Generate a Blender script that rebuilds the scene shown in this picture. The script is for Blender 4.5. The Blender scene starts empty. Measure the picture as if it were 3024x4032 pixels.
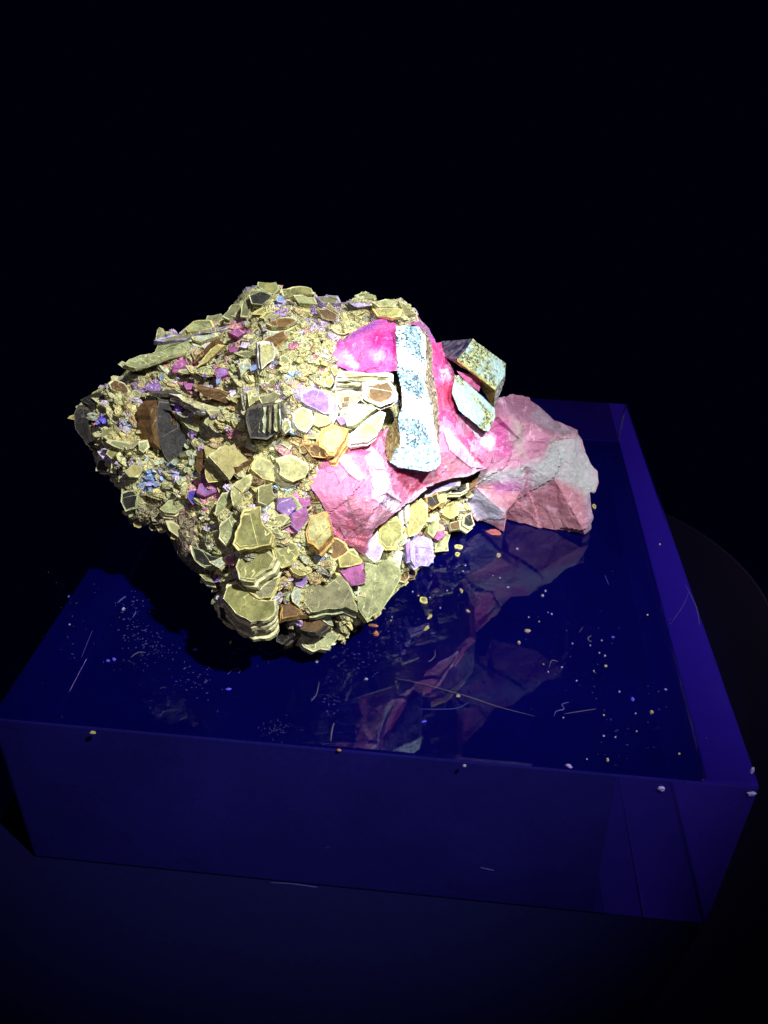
import bpy, bmesh, math, random
import numpy as np
from mathutils import Vector, Matrix, noise as mnoise
from mathutils.geometry import tessellate_polygon
random.seed(7); rng = np.random.default_rng(7)
S = bpy.context.scene; C = S.collection
MM = 0.001
# ---------------------------------------------------------------- camera
RM = np.array([[0.99529559, -0.07069976, 0.06624376], [0.09382292, 0.53280391, -0.84102155], [0.02416509, 0.84328022, 0.53693064]])
CAM = np.array([0.01149174, -0.19712841, 0.12693134]); F = 3324.895
BW, BD, BH = 0.15, 0.1694, 0.04457          # acrylic block
cd = bpy.data.cameras.new('camera'); cam = bpy.data.objects.new('camera', cd); C.objects.link(cam)
M4 = Matrix.Identity(4)
for i in range(3):
    for j in range(3): M4[i][j] = float(RM[i, j])
    M4[i][3] = float(CAM[i])
cam.matrix_world = M4
cd.sensor_fit = 'VERTICAL'; cd.sensor_height = 36; cd.sensor_width = 27; cd.lens = F * 36 / 4032
cd.clip_start = 0.005; cd.clip_end = 50
S.camera = cam
S.render.resolution_x = 768; S.render.resolution_y = 1024
# ---------------------------------------------------------------- world (dark room) and lamps
w = bpy.data.worlds.new('World'); S.world = w; w.use_nodes = True
w.node_tree.nodes['Background'].inputs[0].default_value = (0.05, 0.06, 1, 1)
w.node_tree.nodes['Background'].inputs[1].default_value = 0.0028
S.view_settings.view_transform = 'Standard'; S.view_settings.look = 'None'
S.view_settings.exposure = 0; S.view_settings.gamma = 1
def spot(name, loc, tgt, watts, size, radius, col, blend=1.0):
    l = bpy.data.lights.new(name, 'SPOT'); l.energy = watts; l.spot_size = math.radians(size); l.spot_blend = blend
    l.shadow_soft_size = radius; l.color = col
    o = bpy.data.objects.new(name, l); C.objects.link(o); o.location = loc
    o.rotation_euler = (Vector(tgt) - Vector(loc)).to_track_quat('-Z', 'Y').to_euler()
    return o
LT = Vector((0.008, -0.030, 0.040)); LP = LT + 0.40 * Vector((0.36, -0.50, 0.79)).normalized()
spot('torch_hotspot', LT + 0.40 * Vector((0.04, -0.76, 0.65)).normalized(), LT + Vector((-.004, 0, 0)), 15.5, 9.8, 0.006, (0.97, 0.97, 1.0))
spot('torch_spill', LP, LT + Vector((-0.006, -0.005, 0)), 10.8, 34, 0.006, (0.97, 0.96, 1.0))
spot('fill_light', (-0.03, -0.42, 0.34), (-0.02, -0.03, 0.035), 0.95, 26, 0.03, (0.80, 0.68, 1.0))  # added soft fill to lift the dim front of the rock
spot('block_fill_light', (0.34, 0.26, 0.05), (0.06, 0.02, -0.02), 0.95, 40, 0.02, (0.9, 0.65, 1.0))  # added violet fill to brighten the block's right and back faces
try:
    S.cycles.max_bounces = 12; S.cycles.transmission_bounces = 10; S.cycles.glossy_bounces = 6
    S.cycles.caustics_refractive = False; S.cycles.caustics_reflective = False
except Exception: pass
# ---------------------------------------------------------------- pixel <-> place
def ray(px, py):
    d = RM @ np.array([(px - 1512) / F, -(py - 2016) / F, -1.0]); return d
def atY(px, py, y):                      # y in metres
    d = ray(px, py); return CAM + d * ((y - CAM[1]) / d[1])
def atZ(px, py, z=0.0):
    d = ray(px, py); return CAM + d * ((z - CAM[2]) / d[2])
def toPX(P):
    v = (np.asarray(P) - CAM) @ RM
    return np.stack([1512 + F * v[..., 0] / -v[..., 2], 2016 - F * v[..., 1] / -v[..., 2]], -1)
CX, CY, CZ = RM[:, 0], RM[:, 1], RM[:, 2]
# ---------------------------------------------------------------- node helpers
def mat(name):
    m = bpy.data.materials.new(name); m.use_nodes = True
    nt = m.node_tree; nt.nodes.clear()
    out = nt.nodes.new('ShaderNodeOutputMaterial')
    return m, nt, out
def N(nt, t, **kw):
    n = nt.nodes.new(t)
    for k, v in kw.items():
        if k == 'i':
            for a, b in v.items(): n.inputs[a].default_value = b
        else: setattr(n, k, v)
    return n
def L(nt, a, b): nt.links.new(a, b)
def math_(nt, op, a, b=None, c=None, clamp=False):
    n = nt.nodes.new('ShaderNodeMath'); n.operation = op; n.use_clamp = clamp
    for k, x in enumerate((a, b, c)):
        if x is None: continue
        if isinstance(x, (int, float)): n.inputs[k].default_value = x
        else: L(nt, x, n.inputs[k])
    return n.outputs[0]
def mixc(nt, fac, a, b, mode='MIX'):
    n = nt.nodes.new('ShaderNodeMix'); n.data_type = 'RGBA'; n.blend_type = mode; n.clamp_result = False
    for k, x in ((0, fac), (6, a), (7, b)):
        if isinstance(x, (int, float)): n.inputs[k].default_value = x if k == 0 else (x, x, x, 1)
        elif isinstance(x, tuple): n.inputs[k].default_value = (*x[:3], 1)
        else: L(nt, x, n.inputs[k])
    return n.outputs[2]
def ramp(nt, x, lo, hi):
    n = nt.nodes.new('ShaderNodeMapRange'); n.interpolation_type = 'SMOOTHSTEP'
    L(nt, x, n.inputs[0]); n.inputs[1].default_value = lo; n.inputs[2].default_value = hi
    return n.outputs[0]
def coord(nt, rnd=False):
    tc = N(nt, 'ShaderNodeTexCoord'); v = tc.outputs['Object']
    if rnd:
        oi = N(nt, 'ShaderNodeObjectInfo'); a = N(nt, 'ShaderNodeVectorMath', operation='ADD')
        L(nt, v, a.inputs[0]); L(nt, oi.outputs['Random'], a.inputs[1]); v = a.outputs[0]
    return v
def noise_(nt, v, scale, detail=4, rough=.6, dist=0.0):
    n = N(nt, 'ShaderNodeTexNoise', i={'Scale': scale, 'Detail': detail, 'Roughness': rough, 'Distortion': dist}); L(nt, v, n.inputs['Vector']); return n
def warp(nt, v, scale, amt):
    n = noise_(nt, v, scale, 3); s = N(nt, 'ShaderNodeVectorMath', operation='SUBTRACT'); L(nt, n.outputs['Color'], s.inputs[0]); s.inputs[1].default_value = (.5, .5, .5)
    k = N(nt, 'ShaderNodeVectorMath', operation='SCALE'); L(nt, s.outputs[0], k.inputs[0]); k.inputs['Scale'].default_value = amt
    a = N(nt, 'ShaderNodeVectorMath', operation='ADD'); L(nt, v, a.inputs[0]); L(nt, k.outputs[0], a.inputs[1]); return a.outputs[0]
def finish(nt, out, col, h=None, rough=.55, spec=.25, bump=.5, dist=.0004, sss=0):
    p = N(nt, 'ShaderNodeBsdfPrincipled', i={'Roughness': rough, 'Specular IOR Level': spec})
    if isinstance(col, tuple): p.inputs['Base Color'].default_value = (*col, 1)
    else: L(nt, col, p.inputs['Base Color'])
    if h is not None:
        b = N(nt, 'ShaderNodeBump', i={'Strength': bump, 'Distance': dist}); L(nt, h, b.inputs['Height']); L(nt, b.outputs[0], p.inputs['Normal'])
    L(nt, p.outputs[0], out.inputs['Surface']); return p
def attr(nt):
    return N(nt, 'ShaderNodeAttribute', attribute_name='col').outputs['Color']
# matrix: mosaic of small mica scales, each with a pale rim
def mk_matrix(name, s1, s2, base_is_attr=True, rim=(.84, .83, .44), rimw=.17):
    m, nt, out = mat(name); v = coord(nt); vw = warp(nt, v, s1 * .9, 1.1 / s1)
    def cells(sc):
        e = N(nt, 'ShaderNodeTexVoronoi', feature='DISTANCE_TO_EDGE', i={'Scale': sc}); L(nt, vw, e.inputs['Vector'])
        f = N(nt, 'ShaderNodeTexVoronoi', feature='F1', i={'Scale': sc}); L(nt, vw, f.inputs['Vector'])
        return e.outputs['Distance'], f.outputs['Color']
    e1, c1 = cells(s1); e2, c2 = cells(s2)
    a = attr(nt)
    sep = N(nt, 'ShaderNodeSeparateColor'); L(nt, c1, sep.inputs[0])
    sep2 = N(nt, 'ShaderNodeSeparateColor'); L(nt, c2, sep2.inputs[0])
    dark = math_(nt, 'MULTIPLY_ADD', sep.outputs[0], .50, .68)
    col = mixc(nt, 1.0, a, dark, 'MULTIPLY')
    d2 = math_(nt, 'MULTIPLY_ADD', sep2.outputs[1], .45, .72)
    col = mixc(nt, 1.0, col, d2, 'MULTIPLY')
    l1 = math_(nt, 'SUBTRACT', 1.0, ramp(nt, e1, rimw * .35, rimw)); l2 = math_(nt, 'SUBTRACT', 1.0, ramp(nt, e2, rimw * .3, rimw * .9))
    n = noise_(nt, v, 260, 3)
    k = math_(nt, 'MULTIPLY', math_(nt, 'MAXIMUM', l1, math_(nt, 'MULTIPLY', l2, .75)), ramp(nt, n.outputs['Fac'], .30, .48))
    rimc = mixc(nt, .42, rim, mixc(nt, 1.0, a, 1.6, 'MULTIPLY'))
    col = mixc(nt, k, col, rimc)
    seam = math_(nt, 'MAXIMUM', math_(nt, 'SUBTRACT', 1.0, ramp(nt, e1, rimw * .08, rimw * .42)), math_(nt, 'MULTIPLY', math_(nt, 'SUBTRACT', 1.0, ramp(nt, e2, rimw * .05, rimw * .30)), .6))
    col = mixc(nt, math_(nt, 'MULTIPLY', seam, .85), col, mixc(nt, 1.0, a, (.30, .20, .24), 'MULTIPLY'))
    # dark cracks
    n2 = noise_(nt, warp(nt, v, 300, .002), 420, 4, .7)
    crack = ramp(nt, n2.outputs['Fac'], .25, .38)
    col = mixc(nt, crack, mixc(nt, 1.0, col, (.46, .32, .22), 'MULTIPLY'), col)
    h = math_(nt, 'ADD', math_(nt, 'MULTIPLY', e1, 1.0), math_(nt, 'MULTIPLY', n2.outputs['Fac'], .9))
    finish(nt, out, col, h, .6, .2, .9, .0007); return m
M_MATRIX = mk_matrix('mica_matrix', 520, 1150)
M_GRAIN = mk_matrix('mica_grain', 700, 1500, rimw=.20)
# plates: translucent olive faces with finer contour lines, bright broken edges
def mk_plate(name, face, line, dens=500, lw=.055, dark=.45, rnd=True):
    m, nt, out = mat(name); v = coord(nt, rnd); vw = warp(nt, v, 300, .0016)
    n = noise_(nt, vw, dens * .45, 2, .5); f = math_(nt, 'FRACT', math_(nt, 'MULTIPLY', n.outputs['Fac'], 5.5))
    ln = math_(nt, 'SUBTRACT', 1.0, ramp(nt, math_(nt, 'ABSOLUTE', math_(nt, 'SUBTRACT', f, .5)), lw * .4, lw * 1.6))
    n2 = noise_(nt, v, dens * .5, 5, .65); n3 = noise_(nt, v, 1800, 3, .7)
    t = math_(nt, 'MULTIPLY_ADD', ramp(nt, n2.outputs['Fac'], .32, .66), 1 - dark, dark)
    t = math_(nt, 'MULTIPLY', t, math_(nt, 'MULTIPLY_ADD', n3.outputs['Fac'], .7, .65))
    col = mixc(nt, 1.0, face, t, 'MULTIPLY')
    gate = ramp(nt, noise_(nt, v, 190, 2).outputs['Fac'], .42, .62)
    col = mixc(nt, math_(nt, 'MULTIPLY', ln, gate), col, line)
    f2 = math_(nt, 'FRACT', math_(nt, 'MULTIPLY', noise_(nt, vw, dens * .9, 3, .6).outputs['Fac'], 4.0))
    dl = math_(nt, 'SUBTRACT', 1.0, ramp(nt, math_(nt, 'ABSOLUTE', math_(nt, 'SUBTRACT', f2, .5)), .03, .12))
    col = mixc(nt, math_(nt, 'MULTIPLY', math_(nt, 'MULTIPLY', dl, ramp(nt, n2.outputs['Fac'], .40, .55)), .6), col, mixc(nt, 1.0, face, .3, 'MULTIPLY'))
    finish(nt, out, col, math_(nt, 'ADD', n2.outputs['Fac'], math_(nt, 'MULTIPLY', ln, .3)), .55, .2, .6, .0004); return m
def mk_rim(name, c):
    m, nt, out = mat(name); v = coord(nt, True); n = noise_(nt, v, 700, 4, .7)
    col = mixc(nt, ramp(nt, n.outputs['Fac'], .35, .62), tuple(x * .45 for x in c), c)
    finish(nt, out, col, n.outputs['Fac'], .6, .2, .6, .0003); return m
R_YEL = mk_rim('edge_yellow', (.86, .78, .28)); R_CRM = mk_rim('edge_cream', (.84, .82, .42)); R_GRN = mk_rim('edge_green', (.64, .70, .34))
R_TAN = mk_rim('edge_tan', (.72, .45, .14)); R_WHT = mk_rim('edge_white', (.90, .88, .72)); R_DRK = mk_rim('edge_dark', (.16, .14, .10)); R_LIL = mk_rim('edge_lilac', (.62, .55, .85))
R_BRN = mk_rim('edge_brown', (.24, .13, .05)); R_SEAM = mk_rim('edge_gap_shade', (.22, .17, .08))  # dark one paints the shade between flakes onto their side walls
P_OLV = mk_plate('face_olive', (.33, .33, .11), (.72, .71, .30)); P_GRY = mk_plate('face_grey', (.27, .265, .13), (.60, .58, .28))
P_YEL = mk_plate('face_yellow', (.48, .43, .14), (.80, .74, .36)); P_CRM = mk_plate('face_cream', (.54, .53, .22), (.84, .82, .44), 700, .07)
P_GRN = mk_plate('face_green', (.42, .46, .20), (.72, .74, .40), 800, .08, .35); P_BRN = mk_plate('face_brown', (.17, .10, .04), (.45, .32, .13), 600)
P_DRK = mk_plate('face_dark', (.030, .028, .024), (.13, .125, .10), 700); P_PRP = mk_plate('face_purple', (.36, .20, .50), (.62, .45, .72), 600, .05)
P_PNK = mk_plate('face_pink', (.44, .13, .32), (.64, .30, .50), 600, .05); P_LIL = mk_plate('face_lilac', (.52, .42, .74), (.80, .78, .92), 800, .07)
P_BLU = mk_plate('face_blue', (.20, .36, .60), (.50, .68, .80), 900, .07); P_DBL = mk_plate('face_deep_blue', (.12, .10, .60), (.35, .35, .85), 900, .07)
P_PLG = mk_plate('face_pale_green', (.52, .60, .42), (.80, .86, .66), 900, .08, .35); P_TAN = mk_plate('face_tan', (.23, .13, .04), (.40, .25, .09), 400)
# calcite: vertex colours of the pink / white zones, streaky cleavage
def mk_calcite(name, streak=(1, .35, .5), rough=.5):
    m, nt, out = mat(name); v = coord(nt); a = attr(nt)
    mp = N(nt, 'ShaderNodeMapping'); L(nt, v, mp.inputs[0]); mp.inputs['Rotation'].default_value = (.5, .75, .2); mp.inputs['Scale'].default_value = (1, .22, 1)
    n1 = noise_(nt, mp.outputs[0], 330, 6, .7, .6); n2 = noise_(nt, v, 900, 5, .7); n3 = noise_(nt, v, 120, 4)
    col = mixc(nt, math_(nt, 'MULTIPLY', ramp(nt, n1.outputs['Fac'], .56, .64), .42), a, (.90, .66, .82))
    col = mixc(nt, math_(nt, 'MULTIPLY', ramp(nt, n2.outputs['Fac'], .60, .42), .30), col, mixc(nt, 1.0, col, (.75, .45, .60), 'MULTIPLY'))
    col = mixc(nt, math_(nt, 'MULTIPLY', ramp(nt, n3.outputs['Fac'], .45, .65), .3), col, mixc(nt, 1.0, a, (1.15, .75, 1.05), 'MULTIPLY'))
    vo = N(nt, 'ShaderNodeTexVoronoi', feature='DISTANCE_TO_EDGE', i={'Scale': 210, 'Randomness': .8}); L(nt, warp(nt, mp.outputs[0], 200, .003), vo.inputs['Vector'])
    ln = math_(nt, 'MULTIPLY', math_(nt, 'SUBTRACT', 1.0, ramp(nt, vo.outputs['Distance'], .015, .06)), ramp(nt, n3.outputs['Fac'], .40, .58))
    col = mixc(nt, math_(nt, 'MULTIPLY', ln, .10), col, (.90, .70, .84))
    h = math_(nt, 'ADD', math_(nt, 'ADD', n1.outputs['Fac'], math_(nt, 'MULTIPLY', n2.outputs['Fac'], .7)), math_(nt, 'MULTIPLY', ramp(nt, vo.outputs['Distance'], 0, .1), .06))
    p = finish(nt, out, col, h, rough, .3, .8, .0006); 
    p.inputs['Subsurface Weight'].default_value = .3; p.inputs['Subsurface Scale'].default_value = .002; p.inputs['Subsurface Radius'].default_value = (1, .3, .5)
    return m
M_CALC = mk_calcite('pink_calcite')
def mk_speck(name, light, mid, dark, scale, bands=None, lo=.42, hi=.60):
    m, nt, out = mat(name); v = coord(nt); vw = warp(nt, v, scale * .6, .9 / scale)
    n1 = noise_(nt, vw, scale, 3, .6); n2 = noise_(nt, vw, scale * 2.1, 3, .6); n3 = noise_(nt, v, scale * .16, 3, .5)
    col = mixc(nt, ramp(nt, n1.outputs['Fac'], lo, hi - .06), dark, mid)
    col = mixc(nt, ramp(nt, n2.outputs['Fac'], .46, .60), col, light)
    if bands: 
        col = mixc(nt, ramp(nt, n3.outputs['Fac'], .46, .56), col, mixc(nt, ramp(nt, n2.outputs['Fac'], .34, .46), bands[0], bands[1]))
    finish(nt, out, col, math_(nt, 'ADD', n1.outputs['Fac'], n2.outputs['Fac']), .5, .35, .7, .0004); return m
S_TEAL = mk_speck('speckled_teal', (.50, .78, .88), (.20, .44, .56), (.03, .07, .12), 620, ((.6, .5, .2), (.92, .90, .74)))
S_TEALC = mk_speck('speckled_pale_teal', (.72, .88, .90), (.36, .60, .68), (.05, .12, .15), 560)
S_OLIVE = mk_speck('speckled_olive', (.42, .38, .15), (.24, .19, .06), (.06, .05, .03), 800)
S_DARKS = mk_speck('speckled_dark', (.62, .54, .32), (.26, .19, .14), (.04, .035, .05), 700)
S_YGRN = mk_speck('speckled_green', (.46, .52, .24), (.26, .31, .13), (.035, .045, .04), 900, ((.16, .26, .22), (.34, .50, .47)), .47, .64)
S_GLASS = mk_speck('smoky_face', (.12, .11, .15), (.05, .045, .08), (.02, .018, .04), 300)
S_BRN = mk_speck('brown_face', (.42, .22, .05), (.24, .11, .02), (.06, .03, .01), 500)
S_PALE = mk_speck('pale_end', (.55, .60, .48), (.40, .44, .36), (.12, .13, .12), 500)
# ---------------------------------------------------------------- objects
def tag(o, label=None, cat=None, group=None, kind=None):
    for k, v in (('label', label), ('category', cat), ('group', group), ('kind', kind)):
        if v: o[k] = v
    return o
def empty(name, loc=(0, 0, 0)):
    o = bpy.data.objects.new(name, None); o.empty_display_size = .01; o.location = loc; C.objects.link(o); return o
def mesh_obj(name, verts, faces, mats, parent=None, idx=None, cols=None, smooth=False, label=None):
    me = bpy.data.meshes.new(name); me.from_pydata([tuple(map(float, v)) for v in verts], [], [tuple(map(int, f)) for f in faces]); 
    for m in (mats if isinstance(mats, (list, tuple)) else [mats]): me.materials.append(m)
    if idx is not None: me.polygons.foreach_set('material_index', np.asarray(idx, dtype=np.int32))
    if cols is not None:
        a = me.color_attributes.new('col', 'FLOAT_COLOR', 'POINT'); c = np.ones((len(verts), 4), dtype=np.float32); c[:, :3] = cols; a.data.foreach_set('color', c.ravel())
    if smooth: me.polygons.foreach_set('use_smooth', np.ones(len(me.polygons), dtype=bool))
    me.update(); o = bpy.data.objects.new(name, me); C.objects.link(o)
    if parent: o.parent = parent
    if label: o['label'] = label
    return o
# ================================================================ TABLE
def rounded_rect(x0, x1, y0, y1, r, n=24):
    pts = []
    for cx, cy, a0 in ((x1 - r, y1 - r, 0), (x0 + r, y1 - r, 90), (x0 + r, y0 + r, 180), (x1 - r, y0 + r, 270)):
        for k in range(n + 1):
            a = math.radians(a0 + 90 * k / n); pts.append((cx + r * math.cos(a), cy + r * math.sin(a)))
    return pts
m, nt, out = mat('table_cloth'); v = coord(nt); n = noise_(nt, v, 900, 4); n2 = noise_(nt, v, 18, 3)
col = mixc(nt, n.outputs['Fac'], (.0018, .0016, .030), (.0034, .0036, .047)); col = mixc(nt, ramp(nt, n2.outputs['Fac'], .3, .7), col, mixc(nt, 1.0, col, (.7, .9, 1.1), 'MULTIPLY'))
finish(nt, out, col, n.outputs['Fac'], .8, .08, .3, .0003)
M_TABLE = m
pr = rounded_rect(-.088, .122, -.24, .105, .073); k = len(pr); zt = -BH - .0004; vs = []
for (dx, dz) in ((0, -.006), (0, -.001), (.0003, -.0003), (.0012, 0)):
    for x, y in pr:
        r_ = math.hypot(x, y); vs.append((x * (1 - dx / .12), y * (1 - dx / .12), zt + dz))
fs = [(a * k + i, a * k + (i + 1) % k, (a + 1) * k + (i + 1) % k, (a + 1) * k + i) for a in range(3) for i in range(k)]
fs.append(tuple(range(3 * k, 4 * k))); fs.append(tuple(range(k - 1, -1, -1)))
tag(mesh_obj('tabletop', vs, fs, M_TABLE), kind='structure')
# ================================================================ ACRYLIC BLOCK
def acrylic(name, dcol, tcol, df, tf, scr=.04):
    m, nt, out = mat(name); v = coord(nt)
    g = N(nt, 'ShaderNodeBsdfGlass', i={'IOR': 1.56, 'Roughness': .0, 'Color': (.93, .93, 1, 1)})
    n = noise_(nt, v, 40, 5, .65); n2 = noise_(nt, v, 1600, 3)
    d = N(nt, 'ShaderNodeBsdfDiffuse'); L(nt, mixc(nt, n.outputs['Fac'], tuple(x * .55 for x in dcol), tuple(x * 1.45 for x in dcol)), d.inputs['Color'])
    t = N(nt, 'ShaderNodeBsdfTranslucent', i={'Color': (*tcol, 1)})
    s1 = N(nt, 'ShaderNodeMixShader'); L(nt, math_(nt, 'MULTIPLY', math_(nt, 'MULTIPLY_ADD', n2.outputs['Fac'], .6, .7), df), s1.inputs[0]); L(nt, g.outputs[0], s1.inputs[1]); L(nt, d.outputs[0], s1.inputs[2])
    s2 = N(nt, 'ShaderNodeMixShader', i={'Fac': tf}); L(nt, s1.outputs[0], s2.inputs[1]); L(nt, t.outputs[0], s2.inputs[2])
    L(nt, s2.outputs[0], out.inputs['Surface']); return m
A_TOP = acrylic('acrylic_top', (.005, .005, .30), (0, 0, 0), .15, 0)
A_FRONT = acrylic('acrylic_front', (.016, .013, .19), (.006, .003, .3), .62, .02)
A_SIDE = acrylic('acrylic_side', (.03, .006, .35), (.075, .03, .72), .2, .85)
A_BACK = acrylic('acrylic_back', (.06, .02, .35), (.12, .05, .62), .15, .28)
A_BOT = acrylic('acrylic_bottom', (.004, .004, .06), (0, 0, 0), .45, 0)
bm = bmesh.new(); bmesh.ops.create_cube(bm, size=1)
bmesh.ops.scale(bm, vec=(BW, BD, BH), verts=bm.verts); bmesh.ops.translate(bm, vec=(0, 0, -BH / 2), verts=bm.verts)
bmesh.ops.bevel(bm, geom=list(bm.edges) , offset=.0007, segments=2, profile=.6, affect='EDGES')
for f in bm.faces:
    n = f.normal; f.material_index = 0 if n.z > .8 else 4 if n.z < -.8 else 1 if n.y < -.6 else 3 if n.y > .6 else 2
me = bpy.data.meshes.new('acrylic_block'); bm.to_mesh(me); bm.free()
for x in (A_TOP, A_FRONT, A_SIDE, A_BACK, A_BOT): me.materials.append(x)
BLOCK = bpy.data.objects.new('acrylic_block', me); C.objects.link(BLOCK)
tag(BLOCK, 'thick clear acrylic block glowing deep blue, the stand under the fluorescent rock', 'display block')
M_CHIP = mat('acrylic_chip'); finish(M_CHIP[1], M_CHIP[2], (.42, .38, .80), None, .5, .3); M_CHIP = M_CHIP[0]
M_SCR = mat('acrylic_scratch'); finish(M_SCR[1], M_SCR[2], (.05, .045, .20), None, .7, .05); M_SCR = M_SCR[0]
def tube(path, r, seg=5, taper=True):
    vs, fs = [], []; path = [Vector(p) for p in path]; n = len(path)
    for i, p in enumerate(path):
        t = (path[min(i + 1, n - 1)] - path[max(i - 1, 0)]).normalized()
        u = t.orthogonal().normalized(); q = t.cross(u); rr = r * (.35 + .65 * math.sin(math.pi * (i + .5) / n)) if taper else r
        for k in range(seg):
            a = 2 * math.pi * k / seg; vs.append(p + u * rr * math.cos(a) + q * rr * math.sin(a))
    for i in range(n - 1):
        for k in range(seg): fs.append((i * seg + k, i * seg + (k + 1) % seg, (i + 1) * seg + (k + 1) % seg, (i + 1) * seg + k))
    fs.append(tuple(range(seg - 1, -1, -1))); fs.append(tuple((n - 1) * seg + k for k in range(seg))); return vs, fs
def smoothpath(P, n=5):
    out_ = []
    for i in range(len(P) - 1):
        p0, p1, p2, p3 = [np.array(P[min(max(j, 0), len(P) - 1)], float) for j in (i - 1, i, i + 1, i + 2)]
        for k in range(n):
            t = k / n; out_.append(.5 * (2 * p1 + (p2 - p0) * t + (2 * p0 - 5 * p1 + 4 * p2 - p3) * t * t + (3 * p1 - p0 - 3 * p2 + p3) * t ** 3))
    out_.append(np.array(P[-1], float)); return out_
for pl, r in (([(2699, 2304), (2741, 2391), (2754, 2461)], .00016), ([(2712, 2331), (2689, 2386), (2647, 2446)], .00007), ([(2382, 2265), (2397, 2303)], .00010),
              ([(320, 2590), (340, 2540), (365, 2480)], .00008), ([(1650, 2792), (1790, 2790), (1845, 2765)], .00007)):
    vs, fs = tube([atZ(x, y, .00004) for x, y in smoothpath(pl)], r); mesh_obj('scratch', vs, fs, M_SCR, BLOCK)
yf = -BD / 2 - .0001
for pl, r in (([(1030, 3474), (1150, 3480), (1290, 3500), (1500, 3527), (1700, 3550)], .00013), ([(1890, 3416), (1945, 3428)], .00014)):
    vs, fs = tube([atY(x, y, yf) for x, y in smoothpath(pl)], r); mesh_obj('scratch', vs, fs, M_SCR, BLOCK)
def chunk(px, py, w, h, base, ang=0, flat=.35, seed=0):
    """small irregular fragment lying on the plane given by base(px,py)"""
    r_ = random.Random(seed); n = r_.randint(5, 7); P0 = base(px, py); vs = []; fs = []
    for lay, s, z in ((0, 1.0, 0), (1, .72, flat)):
        for k in range(n):
            a = 2 * math.pi * k / n + .4 * r_.random() + (.3 if lay else 0); rr = (.75 + .4 * r_.random()) * s
            x, y = math.cos(a) * w * .5 * rr, math.sin(a) * h * .5 * rr
            vs.append(np.append((x * math.cos(ang) - y * math.sin(ang), x * math.sin(ang) + y * math.cos(ang)), z * min(w, h) * (.7 + .6 * r_.random()) if lay else 0))
    for k in range(n): fs.append((k, (k + 1) % n, n + (k + 1) % n, n + k))
    fs.append(tuple(n + k for k in range(n))); fs.append(tuple(range(n - 1, -1, -1))); return np.array(vs), fs, P0
for i, (px, py, w, h) in enumerate(((2603, 3104, .0017, .0013), (2958, 3124, .0022, .0011), (2962, 3034, .0008, .0018), (2735, 3648, .0026, .0007))):
    vs, fs, P0 = chunk(px, py, w, h, lambda a, b: atY(a, b, yf), 0, .3, 50 + i)
    vv = np.stack([vs[:, 0], -vs[:, 2], vs[:, 1]], 1) + P0; mesh_obj('edge_chip', vv, [f[::-1] for f in fs], M_CHIP, BLOCK)
# ================================================================ MINERAL SPECIMEN
BASE = Vector((0.0, -0.030, 0.0))
ROCK = empty('mineral_specimen', BASE)
tag(ROCK, 'jagged yellow-green and hot pink fluorescent mineral rock lying on the clear block', 'mineral specimen')
def part(name, verts, faces, mats, **k):
    return mesh_obj(name, np.asarray(verts, float) - np.array(BASE), faces, mats, ROCK, **k)
# ---- smooth depth of the front of the rock: (px, py, y in mm)
CP = [(1240,2570,-58),(1000,2490,-62),(860,2400,-66),(700,2200,-60),(600,2100,-53),(480,2050,-50),(390,1860,-31),(300,1650,-17),(340,1540,-15),
 (470,1420,-12),(370,1750,-31),(420,1830,-39),(480,1950,-45),(560,1980,-46),(620,1290,-8),(820,1230,0),(960,1130,-2),(1100,1110,-3),(1300,1150,-5),(1420,1150,-6),(1600,1190,-7),(1650,1260,-10),
 (1530,2400,-42),(1700,2200,-19),(1850,2080,-4),(1400,2470,-52),(1100,1800,-50),(1150,1600,-44),(1000,1500,-38),(1000,1300,-22),(1250,1300,-24),
 (1450,1230,-16),(800,1600,-36),(800,1400,-22),(600,1600,-33),(473,1700,-38),(560,1850,-43),(680,1720,-35),(650,1500,-25),(850,1850,-48),(850,2050,-58),(1000,2080,-63),(1130,2180,-62),(980,2300,-67),
 (1000,2430,-66),(1280,2350,-61),(1240,2480,-62),(1240,2074,-54),(1250,1900,-50),(1350,1700,-42),(1450,1800,-38),(1600,1900,-28),(1450,1400,-24),(1600,1600,-20),(1720,1600,-12),
 (1480,2150,-41),(1640,2020,-28),(1780,1940,-14),(1900,1860,-5),(1560,2100,-38),(1650,2100,-26),(1500,2300,-43),(1400,2250,-50),(1740,2090,-16),(720,2000,-51),(700,2120,-57),(780,2300,-64)]
CPa = np.array(CP, float)
def tps_fit(XY, Z, lam=.4):
    X = XY / 1000; n = len(X); d = np.linalg.norm(X[:, None] - X[None], axis=2); K = np.where(d > 0, d * d * np.log(d + 1e-9), 0) + lam * 1e-3 * np.eye(n)
    P = np.c_[np.ones(n), X]; A = np.block([[K, P], [P.T, np.zeros((3, 3))]]); s = np.linalg.solve(A, np.r_[Z, 0, 0, 0]); return X, s
TX, TS = tps_fit(CPa[:, :2], CPa[:, 2])
def depth(px, py):
    q = np.stack([np.asarray(px, float).ravel(), np.asarray(py, float).ravel()], 1) / 1000
    d = np.linalg.norm(q[:, None] - TX[None], axis=2); K = np.where(d > 0, d * d * np.log(d + 1e-9), 0)
    return (K @ TS[:len(TX)] + np.c_[np.ones(len(q)), q] @ TS[len(TX):]).reshape(np.shape(px))
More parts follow.
